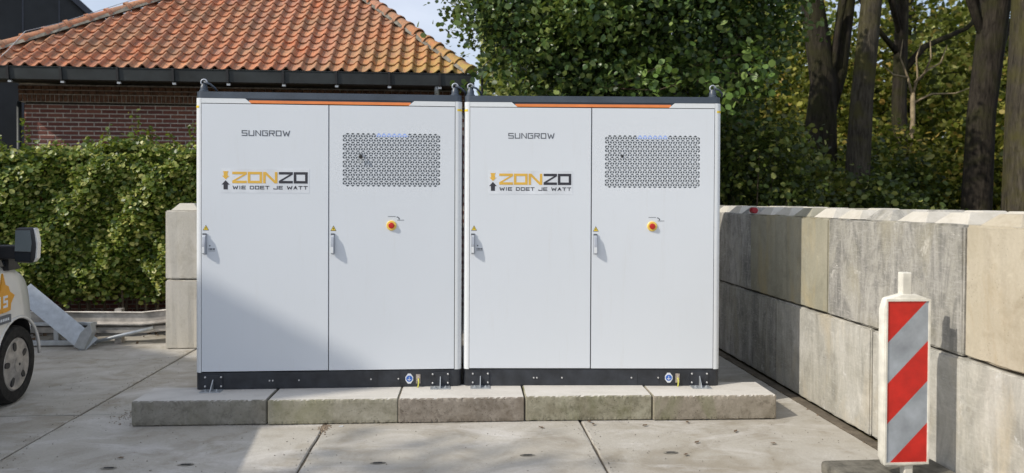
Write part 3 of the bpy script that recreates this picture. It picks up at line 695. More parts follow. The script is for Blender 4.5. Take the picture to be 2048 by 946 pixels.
# left-edge heights from the photograph: red to 1.01, grey to .78, red to .54, grey to .30(corner), red below
sl_ = 1.02; left = [2.0, .915, .665, .420, .165, -.6]
for i in range(5):
    hi, lo = left[i], left[i+1]
    p = clip(rect, lambda q: hi+(q[0]-fx0)*sl_-q[1]); p = clip(p, lambda q: q[1]-(lo+(q[0]-fx0)*sl_))
    if len(p) > 2:
        MB().prism(p, -.004, -.0005).build('stripe', G['pred'] if i%2 == 0 else G['psil'], bc)
MB().prism([(-.03,1.20),(.03,1.20),(.03,1.345),(-.03,1.345)], .006, .056).build('post_top', G['pbody'], bc, (-.022,0,0), bevel=.006)
MB().prism([(-.028,.10),(.028,.10),(.028,.18),(-.028,.18)], .006, .056).build('post_foot', G['pbody'], bc, (.0,0,0), bevel=.006)
MB().box(-.41,.34,-.20,.30,0.001,.105).build('rubber_foot', G['rubber'], bc, bevel=.03)
MB().box(-.30,-.12,-.06,.10,.100,.112).build('carry_handle', G['rubber'], bc, bevel=.006)

# ------------------------------------------------------------------ van
def make_van():
    v = empty('van', (-2.446,-1.12,0), R(7), 'dirty white van parked at the left edge, orange sun logo on its flank', 'van')
    # stations: y, halfwidth, z_bottom, z_belt, z_shoulder(top side), half width at top, z_top
    st = [(-2.46,.90,.45,1.10,1.80,.80,1.86),(-2.40,.96,.30,1.15,1.86,.84,1.94),(-1.2,.985,.26,1.17,1.88,.84,1.97),(0.0,.99,.26,1.17,1.88,.84,1.97),(.66,.99,.26,1.17,1.83,.80,1.91),
          (1.18,.99,.26,1.17,1.50,.76,1.55),(1.52,.985,.26,1.15,1.20,.84,1.215),(1.67,.97,.28,1.09,1.12,.80,1.14),(1.80,.94,.30,1.00,1.03,.74,1.06),(1.93,.86,.32,.88,.90,.66,.93),(2.03,.74,.34,.76,.78,.56,.80),(2.08,.56,.38,.60,.62,.42,.64)]
    vs = []; fs = []; nr = None
    for (y,w,zb,zt,zs,wt,zr) in st:
        half = [(w*.90,zb),(w*.985,zb+.10),(w,zb+.28),(w*.995,(zb+zt)/2+.12),(w*.972,zt-.05),(w*.955,zt),((w*.95+wt)/2,(zt+zs)/2),(wt,zs),(wt*.90,zs+(zr-zs)*.65),(wt*.5,zr-.006),(0,zr)]
        ringp = half+[(-x,z) for x, z in half[:-1][::-1]]
        nr = len(ringp); vs += [(x,y,z) for x,z in ringp]
    for i in range(len(st)-1):
        for k in range(nr):
            k2 = (k+1)%nr; fs.append((i*nr+k, i*nr+k2, (i+1)*nr+k2, (i+1)*nr+k))
    fs += [tuple(range(nr)), tuple((len(st)-1)*nr+k for k in range(nr-1,-1,-1))]
    mb = MB(); mb.add(vs, fs); body = mb.build('body', G['van'], v)
    sub = body.modifiers.new('s','SUBSURF'); sub.levels = 2; sub.render_levels = 2
    cut = MB()
    for y in (-1.55, 1.45):
        cut.lathe([(.385,-1.2),(.385,-.72)], (0,y,.35), 'x', 40); cut.lathe([(.385,.72),(.385,1.2)], (0,y,.35), 'x', 40)
    co = cut.build('cutter', G['black'], v); bo = body.modifiers.new('b','BOOLEAN'); bo.object = co; bo.operation = 'DIFFERENCE'; bo.solver = 'EXACT'
    bpy.context.view_layer.update()
    dg = bpy.context.evaluated_depsgraph_get(); me = bpy.data.meshes.new_from_object(body.evaluated_get(dg)); body.modifiers.clear(); body.data = me
    me.materials.clear(); me.materials.append(G['van']); me.materials.append(G['black'])
    for p in me.polygons:
        p.use_smooth = True
        cen = p.center
        for wy in (-1.55, 1.45):
            if math.hypot(cen.y-wy, cen.z-.35) < .388 and abs(cen.x) < .985 and abs(p.normal.x) < .3 or (abs(abs(cen.x)-.72) < .01 and math.hypot(cen.y-wy, cen.z-.35) < .39): p.material_index = 1
    me.set_sharp_from_angle(angle=R(35))
    bpy.data.objects.remove(co)
    def side(sgn):
        x = sgn*.985
        # side windows follow the tumblehome
        def P(y, z):
            t = (z-1.17)/(1.86-1.17); return (sgn*(.952-.125*t*1.0+.012), y, z)
        for nm, pts in (('side_window', [(.28,1.20),(1.40,1.20),(1.38,1.27),(.80,1.72),(.28,1.76)]), ):
            q = [P(*p) for p in pts]; qi = [(a-sgn*.06,b,c_) for a,b,c_ in q]; n_ = len(q)
            m_ = MB(); m_.add(q+qi, [tuple(range(n_)), tuple(range(2*n_-1,n_-1,-1))]+[(i,(i+1)%n_,(i+1)%n_+n_,i+n_) for i in range(n_)]); m_.build(nm, G['glass'], v)
        # door seams, handle, moulding
        MB().tube([(sgn*.972,.24,.32),(sgn*.992,.24,.7),(sgn*.962,.24,1.15)], .004, 6).build('door_seam', G['black'], v)
        MB().tube([(sgn*.975,1.06,.50),(sgn*.990,1.05,.72),(sgn*.968,1.09,1.00),(sgn*.955,1.10,1.14)], .004, 6).build('door_seam', G['black'], v)
        MB().box(x-.008, x+.018, -.95, 1.0, .50, .60).build('side_moulding', G['black'], v, bevel=.008)
        MB().box(x-.004, x+.03, .30, .50, .98, 1.01).build('door_handle', G['black'], v, bevel=.008)
        MB().tube([(x+.02,-1.05,.27),(x+.07,-.95,.25),(x+.07,.80,.25),(x+.02,.95,.27)], .035, 10).build('side_bar', G['rim'], v, smooth=True)
        MB().tube([(x-.005,1.45+.392*math.cos(a),.35+.392*math.sin(a)) for a in [k*math.pi/14 for k in range(15)]], .014, 6).build('arch_trim', G['van'], v, smooth=True)
        # mirror
        mx0 = sgn*.94; mr = MB().prism([(mx0+sgn*.115,1.235),(mx0+sgn*.255,1.225),(mx0+sgn*.285,1.27),(mx0+sgn*.290,1.40),(mx0+sgn*.272,1.51),(mx0+sgn*.24,1.528),(mx0+sgn*.122,1.525)], 1.20, 1.285).build('mirror_housing', G['black'], v, bevel=.028, smooth=40)
        MB().prism([(mx0+sgn*.130,1.33),(mx0+sgn*.250,1.325),(mx0+sgn*.258,1.40),(mx0+sgn*.246,1.505),(mx0+sgn*.136,1.505)], 1.1955, 1.1985).build('mirror_glass', G['mirror'], mr)
        MB().prism([(mx0+sgn*.130,1.25),(mx0+sgn*.245,1.245),(mx0+sgn*.25,1.315),(mx0+sgn*.130,1.32)], 1.1955, 1.1985).build('mirror_glass', G['glass'], mr)
        MB().prism([(mx0+sgn*.262,1.235),(mx0+sgn*.290,1.27),(mx0+sgn*.297,1.40),(mx0+sgn*.279,1.51),(mx0+sgn*.262,1.526),(mx0+sgn*.275,1.45),(mx0+sgn*.283,1.36),(mx0+sgn*.275,1.27)], 1.210, 1.275).build('mirror_cap', G['van'], mr, bevel=.004)
        MB().box(min(mx0-.02*sgn, mx0+.14*sgn), max(mx0-.02*sgn, mx0+.14*sgn), 1.21, 1.30, 1.26, 1.38).build('mirror_arm', G['black'], mr, bevel=.015)
        MB().prism([(1.30,1.16),(1.52,1.16),(1.45,1.215),(1.30,1.30)], sgn*.957-.02, sgn*.957+.02, 'x').build('quarter_panel', G['black'], v)
        MB().box(x-.05, x-.005, 2.02, 2.16, .68, .80).build('headlight', G['mirror'], v, bevel=.02) if False else None
        for wy in (-1.55, 1.45):
            w = empty('wheel', (sgn*.868, wy, .335)); w.parent = v; s_ = sgn
            w.rotation_euler = (0,0, 0 if s_ > 0 else math.pi)
            MB().lathe([(.23,-.10),(.315,-.10),(.333,-.08),(.335,-.03),(.335,.05),(.330,.085),(.315,.105),(.26,.112),(.232,.105),(.228,.08)], (0,0,0), 'x', 40).build('tyre', G['tyre'], w, smooth=40)
            h = MB().lathe([(.228,.05),(.228,.095),(.215,.103),(.19,.094),(.13,.100),(.07,.118),(.0705,.120),(.035,.124),(.001,.124)], (0,0,0), 'x', 40).build('hubcap', G['rim'], w, smooth=30)
            for a in range(5):
                q = a*2*math.pi/5+.5; cx, cz = .155*math.cos(q), .155*math.sin(q); m_ = MB()
                pts = []
                for b in range(12):
                    aa = b*math.pi/6; rr, ta = .043*math.cos(aa), .026*math.sin(aa)
                    pts.append((cx+rr*math.cos(q)-ta*math.sin(q), cz+rr*math.sin(q)+ta*math.cos(q)))
                m_.prism(pts, .0985-.006, .1035, 'x'); m_.build('hubcap_hole', G['black'], h)
            MB().lathe([(.012,.12),(.012,.1275)], (0,0,0), 'x', 10).build('hub_bolt', G['black'], h)
    side(1); side(-1)
    def win(nm, q, m_):
        mm = MB(); n_ = len(q); dn = Vector((0,.03,.02)); qi = [tuple(Vector(p)-dn) for p in q]
        mm.add(list(q)+qi, [tuple(range(n_)), tuple(range(2*n_-1,n_-1,-1))]+[(i,(i+1)%n_,(i+1)%n_+n_,i+n_) for i in range(n_)]); mm.build(nm, m_, v)
    win('windscreen', [(-.78,1.50,1.26),(.78,1.50,1.26),(.70,.72,1.90),(-.70,.72,1.90)], G['glass'])
    MB().box(-.55,.55,2.00,2.09,.38,.52).build('bumper', G['black'], v, bevel=.03)
    for s_ in (-1,1):
        MB().prism([(s_*.50,.66),(s_*.72,.70),(s_*.76,.84),(s_*.56,.80)], 1.85, 1.98).build('headlight', G['glass'], v, bevel=.01)
        MB().box(s_*.86-.05, s_*.86+.05, -2.475, -2.43, .9, 1.5).build('tail_light', G['red'], v, bevel=.01)
    MB().box(-.7,.7,-2.478,-2.45,1.22,1.7).build('rear_window', G['glass'], v, bevel=.01)
    # sun logo with number and strip
    cy, cz, xs = 1.155, .92, .9955
    pl = []
    rs = [.205,.115]*9
    for i, rr in enumerate(rs):
        a = i*math.pi/9+.12; rr = rr*(1+.28*math.sin(i*2.3)); pl.append((cy+rr*math.cos(a), cz+rr*math.sin(a)*1.05))
    pl = [p for p in pl if True]
    pl = clip(pl, lambda q: q[1]-.82)
    lg = MB().prism(pl, xs-.012, xs+.002, 'x').build('sun_logo', flat('logo_orange', (.72,.33,.02), .45), v)
    mb = MB(); text(mb, '15', cy-.075, cy+.085, cz-.06, .10, .02, xs+.002, xs+.0035, gap=.2, axis='x'); mb.build('logo_number', G['sticker'], lg)
    st_ = MB().box(xs-.010, xs+.003, cy-.30, cy+.14, .728, .795).build('text_strip', flat('strip_grey', (.10,.11,.13), .5), v)
    mb = MB()
    for i in range(14): mb.box(xs+.003, xs+.0042, cy-.28+i*.028, cy-.28+i*.028+.018, .750, .772)
    mb.build('strip_marks', G['sticker'], st_)
    return v
van = make_van()

# ------------------------------------------------------------------ scrap: guard rail, channel, frame
gr = empty('guard_rail', (-1.8, 2.95, 0), 0, 'bent galvanised guard rail beam lying along the foot of the hedge', 'guard rail')
prof = [(.01,-.02),(-.035,-.01),(-.035,.055),(.02,.075),(-.065,.088),(-.070,.102),(.0,.122),(.0,.232),(-.03,.250),(-.035,.240)]
path = [(-2.6,.17),(-1.0,.165),(.10,.150),(.35,.175),(1.3,.27)]
mb = MB(); vs = []; fs = []
for (px, pz) in path:
    for (a, b) in prof: vs.append((px, a, pz+b-.01))
for (px, pz) in path:
    for (a, b) in prof: vs.append((px, a+.006, pz+b-.01))
k = len(prof); o_ = len(path)*k
for i in range(len(path)-1):
    for j in range(k-1):
        a = i*k+j; fs += [(a,a+1,a+k+1,a+k),(a+o_,a+k+o_,a+k+1+o_,a+1+o_)]
G['rail'] = flat('rail_dull_zinc', (.52,.49,.45), .5, .4, .5, .2, 8)
mb.add(vs, fs); mb.build('rail_beam', G['rail'], gr)
for x in (-2.2,-.2,1.2): MB().box(x-.04,x+.04,.008,.09,0,.42 if x < 1 else .5).build('rail_stand', G['rail'], gr)
ch = empty('steel_channel', (-2.53, 2.62, .37), 0, 'wide galvanised steel channel leaning diagonally against the scrap frame', 'steel channel')
mb = MB(); w, L_, f_ = .105, .50, .07
mb.prism([(-w,0),(w,0),(w,f_),(w-.008,f_),(w-.008,.008),(-w+.008,.008),(-w+.008,f_),(-w,f_)], -L_, L_, 'x') if False else None
for a in ((-L_,L_,-w,w,0,.008),(-L_,L_,-w,-w+.008,.0085,f_),(-L_,L_,w-.008,w,.0085,f_)): mb.box(a[0],a[1],a[4],a[5],a[2],a[3])
o = mb.build('channel_body', G['zinc'], ch); o.rotation_euler = (R(-25), R(41), 0)
mb = MB(); mb.prism([(-.02,-.33),(.10,-.36),(.19,-.16),(.17,-.05),(.06,-.16)], -.05, .06); mb.build('end_shoe', G['zinc'], ch, (.24,-.02,.0), bevel=.006)
mb = MB(); mb.tube([(-.36,.03,.33),(-.40,.04,.22),(-.52,.1,.08)], .022, 8); mb.build('end_strap', G['zinc'], ch)
fr = empty('scrap_metal', (-2.6, 2.78, 0), 0, 'low welded galvanised tube frame lying beside the van wheel', 'scrap metal')
for a in ((-.55,.42,0,.05,.015,.075),(-.55,.42,.0,.05,.25,.29),(-.06,.0,.002,.048,.0755,.2495),(-.5,-.45,.002,.048,.0755,.2495)): MB().box(*a[:6]).build('frame_tube', G['zinc'], fr, bevel=.006)
MB().tube([(.42,.02,.05),(.62,.08,.10),(1.05,.10,.20)], .022, 8).build('frame_tube', G['zinc'], fr, smooth=True)
MB().prism([(.22,.078),(.40,.078),(.40,.22),(.36,.22)], .02, .03).build('gusset', G['zinc'], fr)

# ------------------------------------------------------------------ brick house
H = empty('brick_house', (-1, 4.75, 0), 0, 'low red brick house with an orange clay pantile hip roof behind the hedge', 'house')
HX0, HX1 = -4.15, 2.30
def hp(name, mb, m_, par=H, **k): return mb.build(name, m_, par, (1,-4.75,0) if par is H else (0,0,0), **k)
wall = hp('wall', MB().box(HX0, HX1, 4.762, 11.6, 0, 3.135), G['mortar'])
cb = hp('wall_band', MB().box(HX0-.05, HX1+.04, 4.722, 11.64, 3.165, 3.42), G['mortar'])
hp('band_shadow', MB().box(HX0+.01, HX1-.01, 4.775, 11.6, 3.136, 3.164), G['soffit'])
bl_, bh_, cp, bp = .202, .046, .0635, .2165
bm_ = MB().box(0, bl_, 0, .02, 0, bh_).mesh('brick'); bm_.materials.append(G['brick'])
bm = bmesh.new(); bm.from_mesh(bm_); bmesh.ops.bevel(bm, geom=bm.edges[:], offset=.003, segments=1, affect='EDGES'); bm.to_mesh(bm_); bm.free()
cnt = 0; rest = MB()
for row in range(48):
    z = 3.135-.056-row*cp
    if z < .02: break
    n_ = 0; x = HX0+(.0 if row%2 else -bp/2+.108)
    xs_ = []
    if row%2 == 0: xs_.append((HX0, .100)); x = HX0+.112
    while x+bl_ < HX1: xs_.append((x, bl_)); x += bp
    for (x, L_) in xs_:
        vis = z > 2.42 and x < -1.55 and cnt < 300
        jx, jy = random.uniform(-.002,.002), random.uniform(-.003,.002)
        if vis and L_ == bl_:
            o = link('brick', bm_, wall, (x+jx, 4.756+jy, z)); cnt += 1
        else: rest.box(x+jx, x+jx+L_, 4.756+jy, 4.766, z, z+bh_)
tag(rest.build('brickwork', G['brick'], wall), kind='stuff')
mb = MB(); x = HX0-.05
while x < HX1: mb.box(x, x+.046, 4.706+random.uniform(-.003,.003), 4.726, 3.172, 3.268); x += .0625
tag(mb.build('soldier_course', G['soldier'], cb), kind='stuff')
mb = MB(); x = HX0-.05
while x < HX1: mb.box(x, x+.097, 4.700+random.uniform(-.003,.003), 4.724, 3.282, 3.330); x += .109
x = HX0-.05
while x < HX1: mb.box(x, x+.097, 4.690, 4.724, 3.345, 3.393); x += .109
tag(mb.build('header_courses', G['soldier'], cb), kind='stuff')
# roof
TH = R(40); TT = math.tan(TH); EY, EZ = 4.10, 3.575; EXL, EXR = -4.66, 2.30; AP = (-.70, 7.28)
az = EZ+(AP[1]-EY)*TT
roofv = [(EXL,EY,EZ),(EXR,EY,EZ),(AP[0],AP[1],az),(EXL,10.5,EZ),(EXR,10.5,EZ)]
mb = MB(); dn = .03; rv_ = [(a,b,c_-dn) for a,b,c_ in roofv]; mb.add(rv_, [(0,1,2),(1,4,2),(4,3,2),(3,0,2),(0,3,4,1)]); roof = hp('roof', mb, G['lead'])
hp('soffit', MB().box(EXL+.05, EXR-.05, EY+.03, 4.685, 3.43, 3.50), G['soffit'])
TW, TE, TL = .1925, .205, .27
def tile_pts():
    us = [0,.10,.22,.36,.50,.62,.72,.80,.87,.94,1.0,1.06]; zs_ = [-.002,-.012,-.019,-.021,-.015,.000,.019,.032,.037,.030,.006,-.010]
    vs = []; fs = []
    for (v_, dz) in ((0,.034),(TL*.5,.018),(TL,.002)):
        for u_, z_ in zip(us, zs_): vs.append((u_*TW, v_, z_+dz))
    k = len(us)
    for i in range(2):
        for j in range(k-1): a = i*k+j; fs.append((a,a+1,a+k+1,a+k))
    b = len(vs)
    for u_, z_ in zip(us, zs_): vs.append((u_*TW, .003, z_+.034-.022))
    for j in range(k-1): fs.append((j+b, j+1+b, j+1, j))
    return vs, fs
tv, tf = tile_pts()
mb = MB(); mb.add(tv, tf); tme = mb.mesh('roof_tile'); tme.materials.append(G['tile'])
for p in tme.polygons: p.use_smooth = True
tme.set_sharp_from_angle(angle=R(50))
Rm = Matrix.Rotation(TH, 4, 'X'); stuffv = []; stufff = []; tiles = []
row = 0
while True:
    v0 = row*TE; yc = EY+(v0-.03)*math.cos(TH); zc = EZ+(v0-.03)*math.sin(TH)
    ym = EY+(v0+TE*.5)*math.cos(TH)
    if ym > AP[1]-.05: break
    f = (ym-EY)/(AP[1]-EY); xl = EXL+(AP[0]-EXL)*f; xr = EXR+(AP[0]-EXR)*f
    i0 = math.floor((xl-EXL)/TW)-1; x = EXL+i0*TW
    while x < xr+TW:
        xc = x+TW/2
        if xl-.01 < xc < xr+.02: tiles.append((row, x, yc, zc))
        x += TW
    row += 1
vis = [t for t in tiles if t[0] <= 12 and t[1] > -4.6][:296]; vset = set(id(t) for t in vis)
for t in tiles:
    jit = Matrix.Translation((t[1]+random.uniform(-.003,.003), t[2]+random.uniform(-.004,.004), t[3]+random.uniform(-.001,.003))) @ Rm @ Matrix.Rotation(random.uniform(-.012,.012), 4, 'Z')
    if id(t) in vset:
        o = link('roof_tile', tme, roof); o.matrix_basis = jit
    else:
        b = len(stuffv); stuffv += [tuple(jit @ Vector(p)) for p in tv]; stufff += [tuple(i+b for i in f) for f in tf]
mb = MB(); mb.add(stuffv, stufff); tag(mb.build('upper_roof_tiles', G['tile'], roof), kind='stuff')
# hip ridge tiles
def hip(a, b, n_, first_cap):
    a = Vector(a); b = Vector(b); L_ = (b-a).length/n_; t = (b-a).normalized()
    q = t.to_track_quat('Y','Z').to_matrix().to_4x4()
    m_ = MB(); vs = []; fs = []; ns = 12
    secs = [(-.03,.118),(.02,.114),(.021,.100),(L_+.02,.086)]
    for (yy, rr) in secs:
        for i in range(ns+1):
            an = math.pi*(-.06)+math.pi*1.12*i/ns; vs.append((rr*math.cos(an), yy, rr*math.sin(an)-.02))
    for i in range(len(secs)-1):
        for j in range(ns): e = i*(ns+1)+j; fs.append((e,e+1,e+ns+2,e+ns+1))
    b0 = len(vs)
    for i in range(ns+1):
        an = math.pi*(-.06)+math.pi*1.12*i/ns; vs.append((.098*math.cos(an), -.03, .098*math.sin(an)-.02))
    for j in range(ns): fs.append((b0+j, b0+j+1, j+1, j))
    m_.add(vs, fs); me = m_.mesh('ridge_tile'); me.materials.append(G['tile'])
    for p in me.polygons: p.use_smooth = True
    me.set_sharp_from_angle(angle=R(45))
    for i in range(n_):
        o = link('ridge_tile', me, roof); o.matrix_basis = Matrix.Translation(a+t*(L_*i)+Vector((0,0,random.uniform(-.004,.006)))) @ q @ Matrix.Rotation(random.uniform(-.03,.03),4,'Z')
    if first_cap:
        c_ = MB().prism([(.095*math.cos(math.pi*k/10), .095*math.sin(math.pi*k/10)-.02) for k in range(11)], -.029, -.02).build('ridge_end', G['tile'], roof); c_.matrix_basis = Matrix.Translation(a) @ q
    # mortar bed under the ridge
    mm = MB(); vs = []; off = t.cross(Vector((0,0,1))).normalized()
    for s_, w_ in ((0,.11),(1,.11)):
        p = a+(b-a)*s_; vs += [p-off*.125-Vector((0,0,.04)), p-off*.06+Vector((0,0,.045)), p+off*.06+Vector((0,0,.045)), p+off*.125-Vector((0,0,.04))]
    mm.add(vs, [(0,1,5,4),(1,2,6,5),(2,3,7,6),(3,0,4,7),(0,3,2,1),(4,5,6,7)]); mm.build('mortar_bed', G['lead'], roof)
hip((EXL-.02,EY+.0,EZ+.035),(AP[0],AP[1],az+.03), 19, False)
hip((EXR+.0,EY+.02,EZ+.035),(AP[0],AP[1],az+.03), 19, True)
# gutter
gpl = [(4.085,3.372),(3.965,3.372),(3.945,3.525),(3.935,3.535),(3.945,3.54),(3.955,3.53),(3.972,3.380),(4.078,3.380),(4.080,3.52),(4.088,3.52)]
gut = hp('gutter', MB().prism(gpl, EXL-.05, EXR+.06, 'x'), G['gutter'])
for x in (-3.883,-3.203,-2.469,-1.740,-1.017,-.271,.448,1.175,1.875):
    o = MB().prism([(3.925,3.545),(3.938,3.545),(3.958,3.366),(4.09,3.366),(4.09,3.358),(3.952,3.358),(3.945,3.366)], x-.016, x+.016, 'x').build('gutter_bracket', G['black'], gut)
    MB().box(x-.022, x+.022, 3.985, 4.02, 3.33, 3.3575).build('bracket_clip', G['bolt'], gut)
hp('downpipe', MB().tube([(1.83,4.03,3.38),(1.83,4.06,3.30),(1.83,4.55,3.05),(1.83,4.66,2.9),(1.83,4.66,.05)], .036, 12), G['zinc'], smooth=True)
hp('corner_pipe', MB().tube([(HX0-.04,4.70,3.16),(HX0-.04,4.70,0.02)], .03, 10), G['gutter'], smooth=True)
# lightning wire over the left hip
lw = [(-5.0,4.2,3.25),(-4.2,4.15,3.60),(-4.05,4.2,3.78),(-3.95,4.45,4.12),(-3.7,4.8,4.32),(-2.9,5.6,4.95),(-1.9,6.3,5.75),(-1.2,6.9,6.3)]
wo = hp('lightning_wire', MB().tube(lw, .005, 6), G['zinc'])
for p in (lw[4], lw[5], lw[6]): MB().tube([p,(p[0],p[1],p[2]-.10)], .004, 5).build('wire_holder', G['zinc'], wo)

# ------------------------------------------------------------------ dark clad building far left
B2 = empty('clad_building', (-10.14, 7.41, 0), R(25), 'dark clad building with a sloping roof edge behind the brick house', 'building')
pl = [(-9,0),(6.3,0),(6.3,4.38),(4.95,5.62),(1.0,9.2),(-9,9.2)]
MB().prism([(x,z) for x,z in pl], 0, 8).build('wall', G['clad'], B2)
for k in range(24):
    x = -8.6+k*.62; zt = 4.38 if x > 6.3 else min(9.1, 5.62-(x-4.95)*.92-.25)
    if x > 6.2: break
    MB().box(x-.012, x+.012, -.014, -.001, 0, zt).build('cladding_seam', G['cladtrim'], B2)
MB().prism([(6.40,4.28),(6.46,4.36),(1.0,9.38),(.95,9.22)], -.12, -.016).build('roof_edge', G['cladtrim'], B2)
MB().box(2.60,2.70,-.05,-.02,5.3,5.42).build('wall_lamp', G['trimw'], B2)

# ------------------------------------------------------------------ leaves
def leaf_mesh(name, P, size, m_, parent=None, droop=.35, sizevar=.48, fold=.25, six=True, loc=(0,0,0), facing=None, fw=0.0, aspect=.78):
    n = len(P)
    nr = RNG.normal(size=(n,3)); nr[:,2] = np.abs(nr[:,2])*(1+droop)
    if facing is not None: nr += np.array(facing)*fw
    nr /= np.linalg.norm(nr,axis=1)[:,None]
    t = RNG.normal(size=(n,3)); t[:,2] -= droop
    t -= nr*(t*nr).sum(1)[:,None]; t /= np.linalg.norm(t,axis=1)[:,None]+1e-9
    b = np.cross(nr, t); s = size*(1+RNG.uniform(-sizevar,sizevar,n))[:,None]
    if six:
        w = aspect*.5
        V = np.stack([P-t*s*.5, P-t*s*.22+b*s*w*.86+nr*s*fold*.25, P+t*s*.20+b*s*w+nr*s*fold*.25, P+t*s*.5, P+t*s*.20-b*s*w+nr*s*fold*.25, P-t*s*.22-b*s*w*.86+nr*s*fold*.25],1).reshape(-1,3)
        base = (np.arange(n)*6)[:,None]
        Q = np.concatenate([base+np.array([[0,1,2,3]]), base+np.array([[0,3,4,5]])],0)
    else:
        w = aspect*.5
        V = np.stack([P-t*s*.5, P+b*s*w, P+t*s*.5, P-b*s*w],1).reshape(-1,3)
        Q = (np.arange(n)*4)[:,None]+np.array([[0,1,2,3]])
    return np_mesh(name, V, Q, m_, parent, loc)
def clusters(C, n, sig, flatz=.75):
    """n leaves round each centre"""
    C = np.repeat(np.array(C), n, axis=0); s = np.array([sig,sig,sig*flatz]); 
    return C+RNG.normal(size=C.shape)*s
def ellipsoid(n, c, r, inner=.0, power=.5):
    v = RNG.normal(size=(n,3)); v /= np.linalg.norm(v,axis=1)[:,None]
    q = inner+(1-inner)*RNG.random(n)**power
    return np.array(c)+v*q[:,None]*np.array(r)
def limb(a, b, r0, r1, n=6, wob=.05):
    a = Vector(a); b = Vector(b); L_ = (b-a).length; pts = []; rs = []
    for i in range(n+1):
        t = i/n; w = wob*L_*math.sin(math.pi*t)*.5
        pts.append(a.lerp(b,t)+Vector((random.uniform(-w,w),random.uniform(-w,w),random.uniform(-w,w)*.5))); rs.append(r0+(r1-r0)*t)
    return pts, rs

# hedge
hd = empty('hedge', (-4.0, 3.35, 0), 0, 'tall clipped hornbeam hedge running behind the van and the pale block stack', 'hedge')
n = 98000
X = RNG.uniform(-8.5, .9, n); Z = RNG.uniform(0.35, 2.33, n)
dep = np.abs(RNG.normal(0, .13, n))
wave = .10*np.sin(X*3.1+Z*2.2)+.07*np.sin(X*7.3-Z*5.1+1)+.05*np.sin(X*14+Z*11)
Yv = 3.16+dep+wave*.9+np.clip(.85-Z,0,1)*.45+np.clip(Z-2.15,0,1)*.9
keep = (RNG.random(n) < np.clip((Z-.42)/.38+.03,0,1)); P = np.stack([X,Yv,Z],1)[keep]
nt_ = 20000; Xt = RNG.uniform(-8.5,.9,nt_); Pt = np.stack([Xt, RNG.uniform(3.25,4.25,nt_), 2.29+.07*np.sin(Xt*2.3)+.05*np.sin(Xt*6.1+2)+np.abs(RNG.normal(0,.06,nt_))*1.2],1)
leaf_mesh('foliage', np.concatenate([P,Pt]), .056, G['hedge'], hd, droop=.3, loc=(4.0,-3.35,0), facing=(0,-1,.4), fw=.7)
# back face and core
n = 26000; X = RNG.uniform(-8.5,.9,n); Z = RNG.uniform(.45,2.30,n); leaf_mesh('inner_foliage', np.stack([X, 3.75+RNG.uniform(-.15,.45,n), Z],1), .08, G['hedge'], hd, six=False, loc=(4.0,-3.35,0))
mb = MB()
for k in range(90):
    x = -8.4+k*.102+random.uniform(-.03,.03); y = random.uniform(3.5,3.75)
    mb.tube([(x,y,0),(x+random.uniform(-.08,.08),y-.05,.8),(x+random.uniform(-.2,.2),y-.1,2.1)], [.02,.015,.006], 5)
mb.build('stems', G['twig'], hd, (4.0,-3.35,0))
sp_c = []; mb = MB()
for (x, h) in ((-4.0,.18),(-3.62,.20),(-3.30,.42),(-2.95,.16),(-2.45,.34),(-2.30,.2),(-1.95,.55),(-1.8,.35),(-1.62,.30),(-1.4,.42),(-2.7,.22),(-3.8,.3),(-.9,.4),(-.3,.3)):
    y = 3.45+random.uniform(-.1,.2); a = (x,y,2.25); b = (x+random.uniform(-.07,.07),y,2.36+h); mb.tube([a,b], [.005,.002], 5)
    for q in range(int(10+h*70)):
        t = random.random(); sp_c.append((a[0]+(b[0]-a[0])*t+random.gauss(0,.035), y+random.gauss(0,.03), a[2]+(b[2]-a[2])*t+random.gauss(0,.015)))
tag(mb.build('shoot_stems', G['twig'], hd, (4.0,-3.35,0)), kind='stuff'); sh_ = leaf_mesh('shoots', np.array(sp_c), .052, leafmat('shoot_leaves', [(0,(.07,.13,.02)),(.6,(.14,.20,.03)),(1,(.32,.32,.06))], .4, .4), hd, loc=(4.0,-3.35,0)); tag(sh_, kind='stuff')
tag(leaf_mesh('dry_leaves', np.stack([RNG.uniform(-8,-1.3,140), RNG.uniform(2.9,3.5,140), np.full(140,.012)],1), .05, G['dry'], None, six=False), 'scattered dry leaves lying under the hedge', 'leaves', kind='stuff')

# fallen leaves one can pick out on the plates
lp = [(-.13,-.98),(3.22,-.47),(2.80,-.52),(3.62,-.52),(3.9,-.92),(3.74,-1.16),(4.45,-.98),(4.28,-.70),(3.2,-.40),(3.98,-.46)]
for i, (x, y) in enumerate(lp):
    m_ = MB(); L_ = .026; w = .011
    m_.add([(-L_,0,0),(-L_*.3,w,.006),(L_*.5,w*.8,.004),(L_,0,.008),(L_*.4,-w,.003),(-L_*.4,-w*.9,.007)], [(0,1,2,3),(0,3,4,5)])
    tag(m_.build('fallen_leaf', G['dry'], None, (x,y,.008), random.random()*6), 'small dry brown leaf lying on the concrete plates in front of the slabs', 'leaf', 'fallen leaves on the plates')

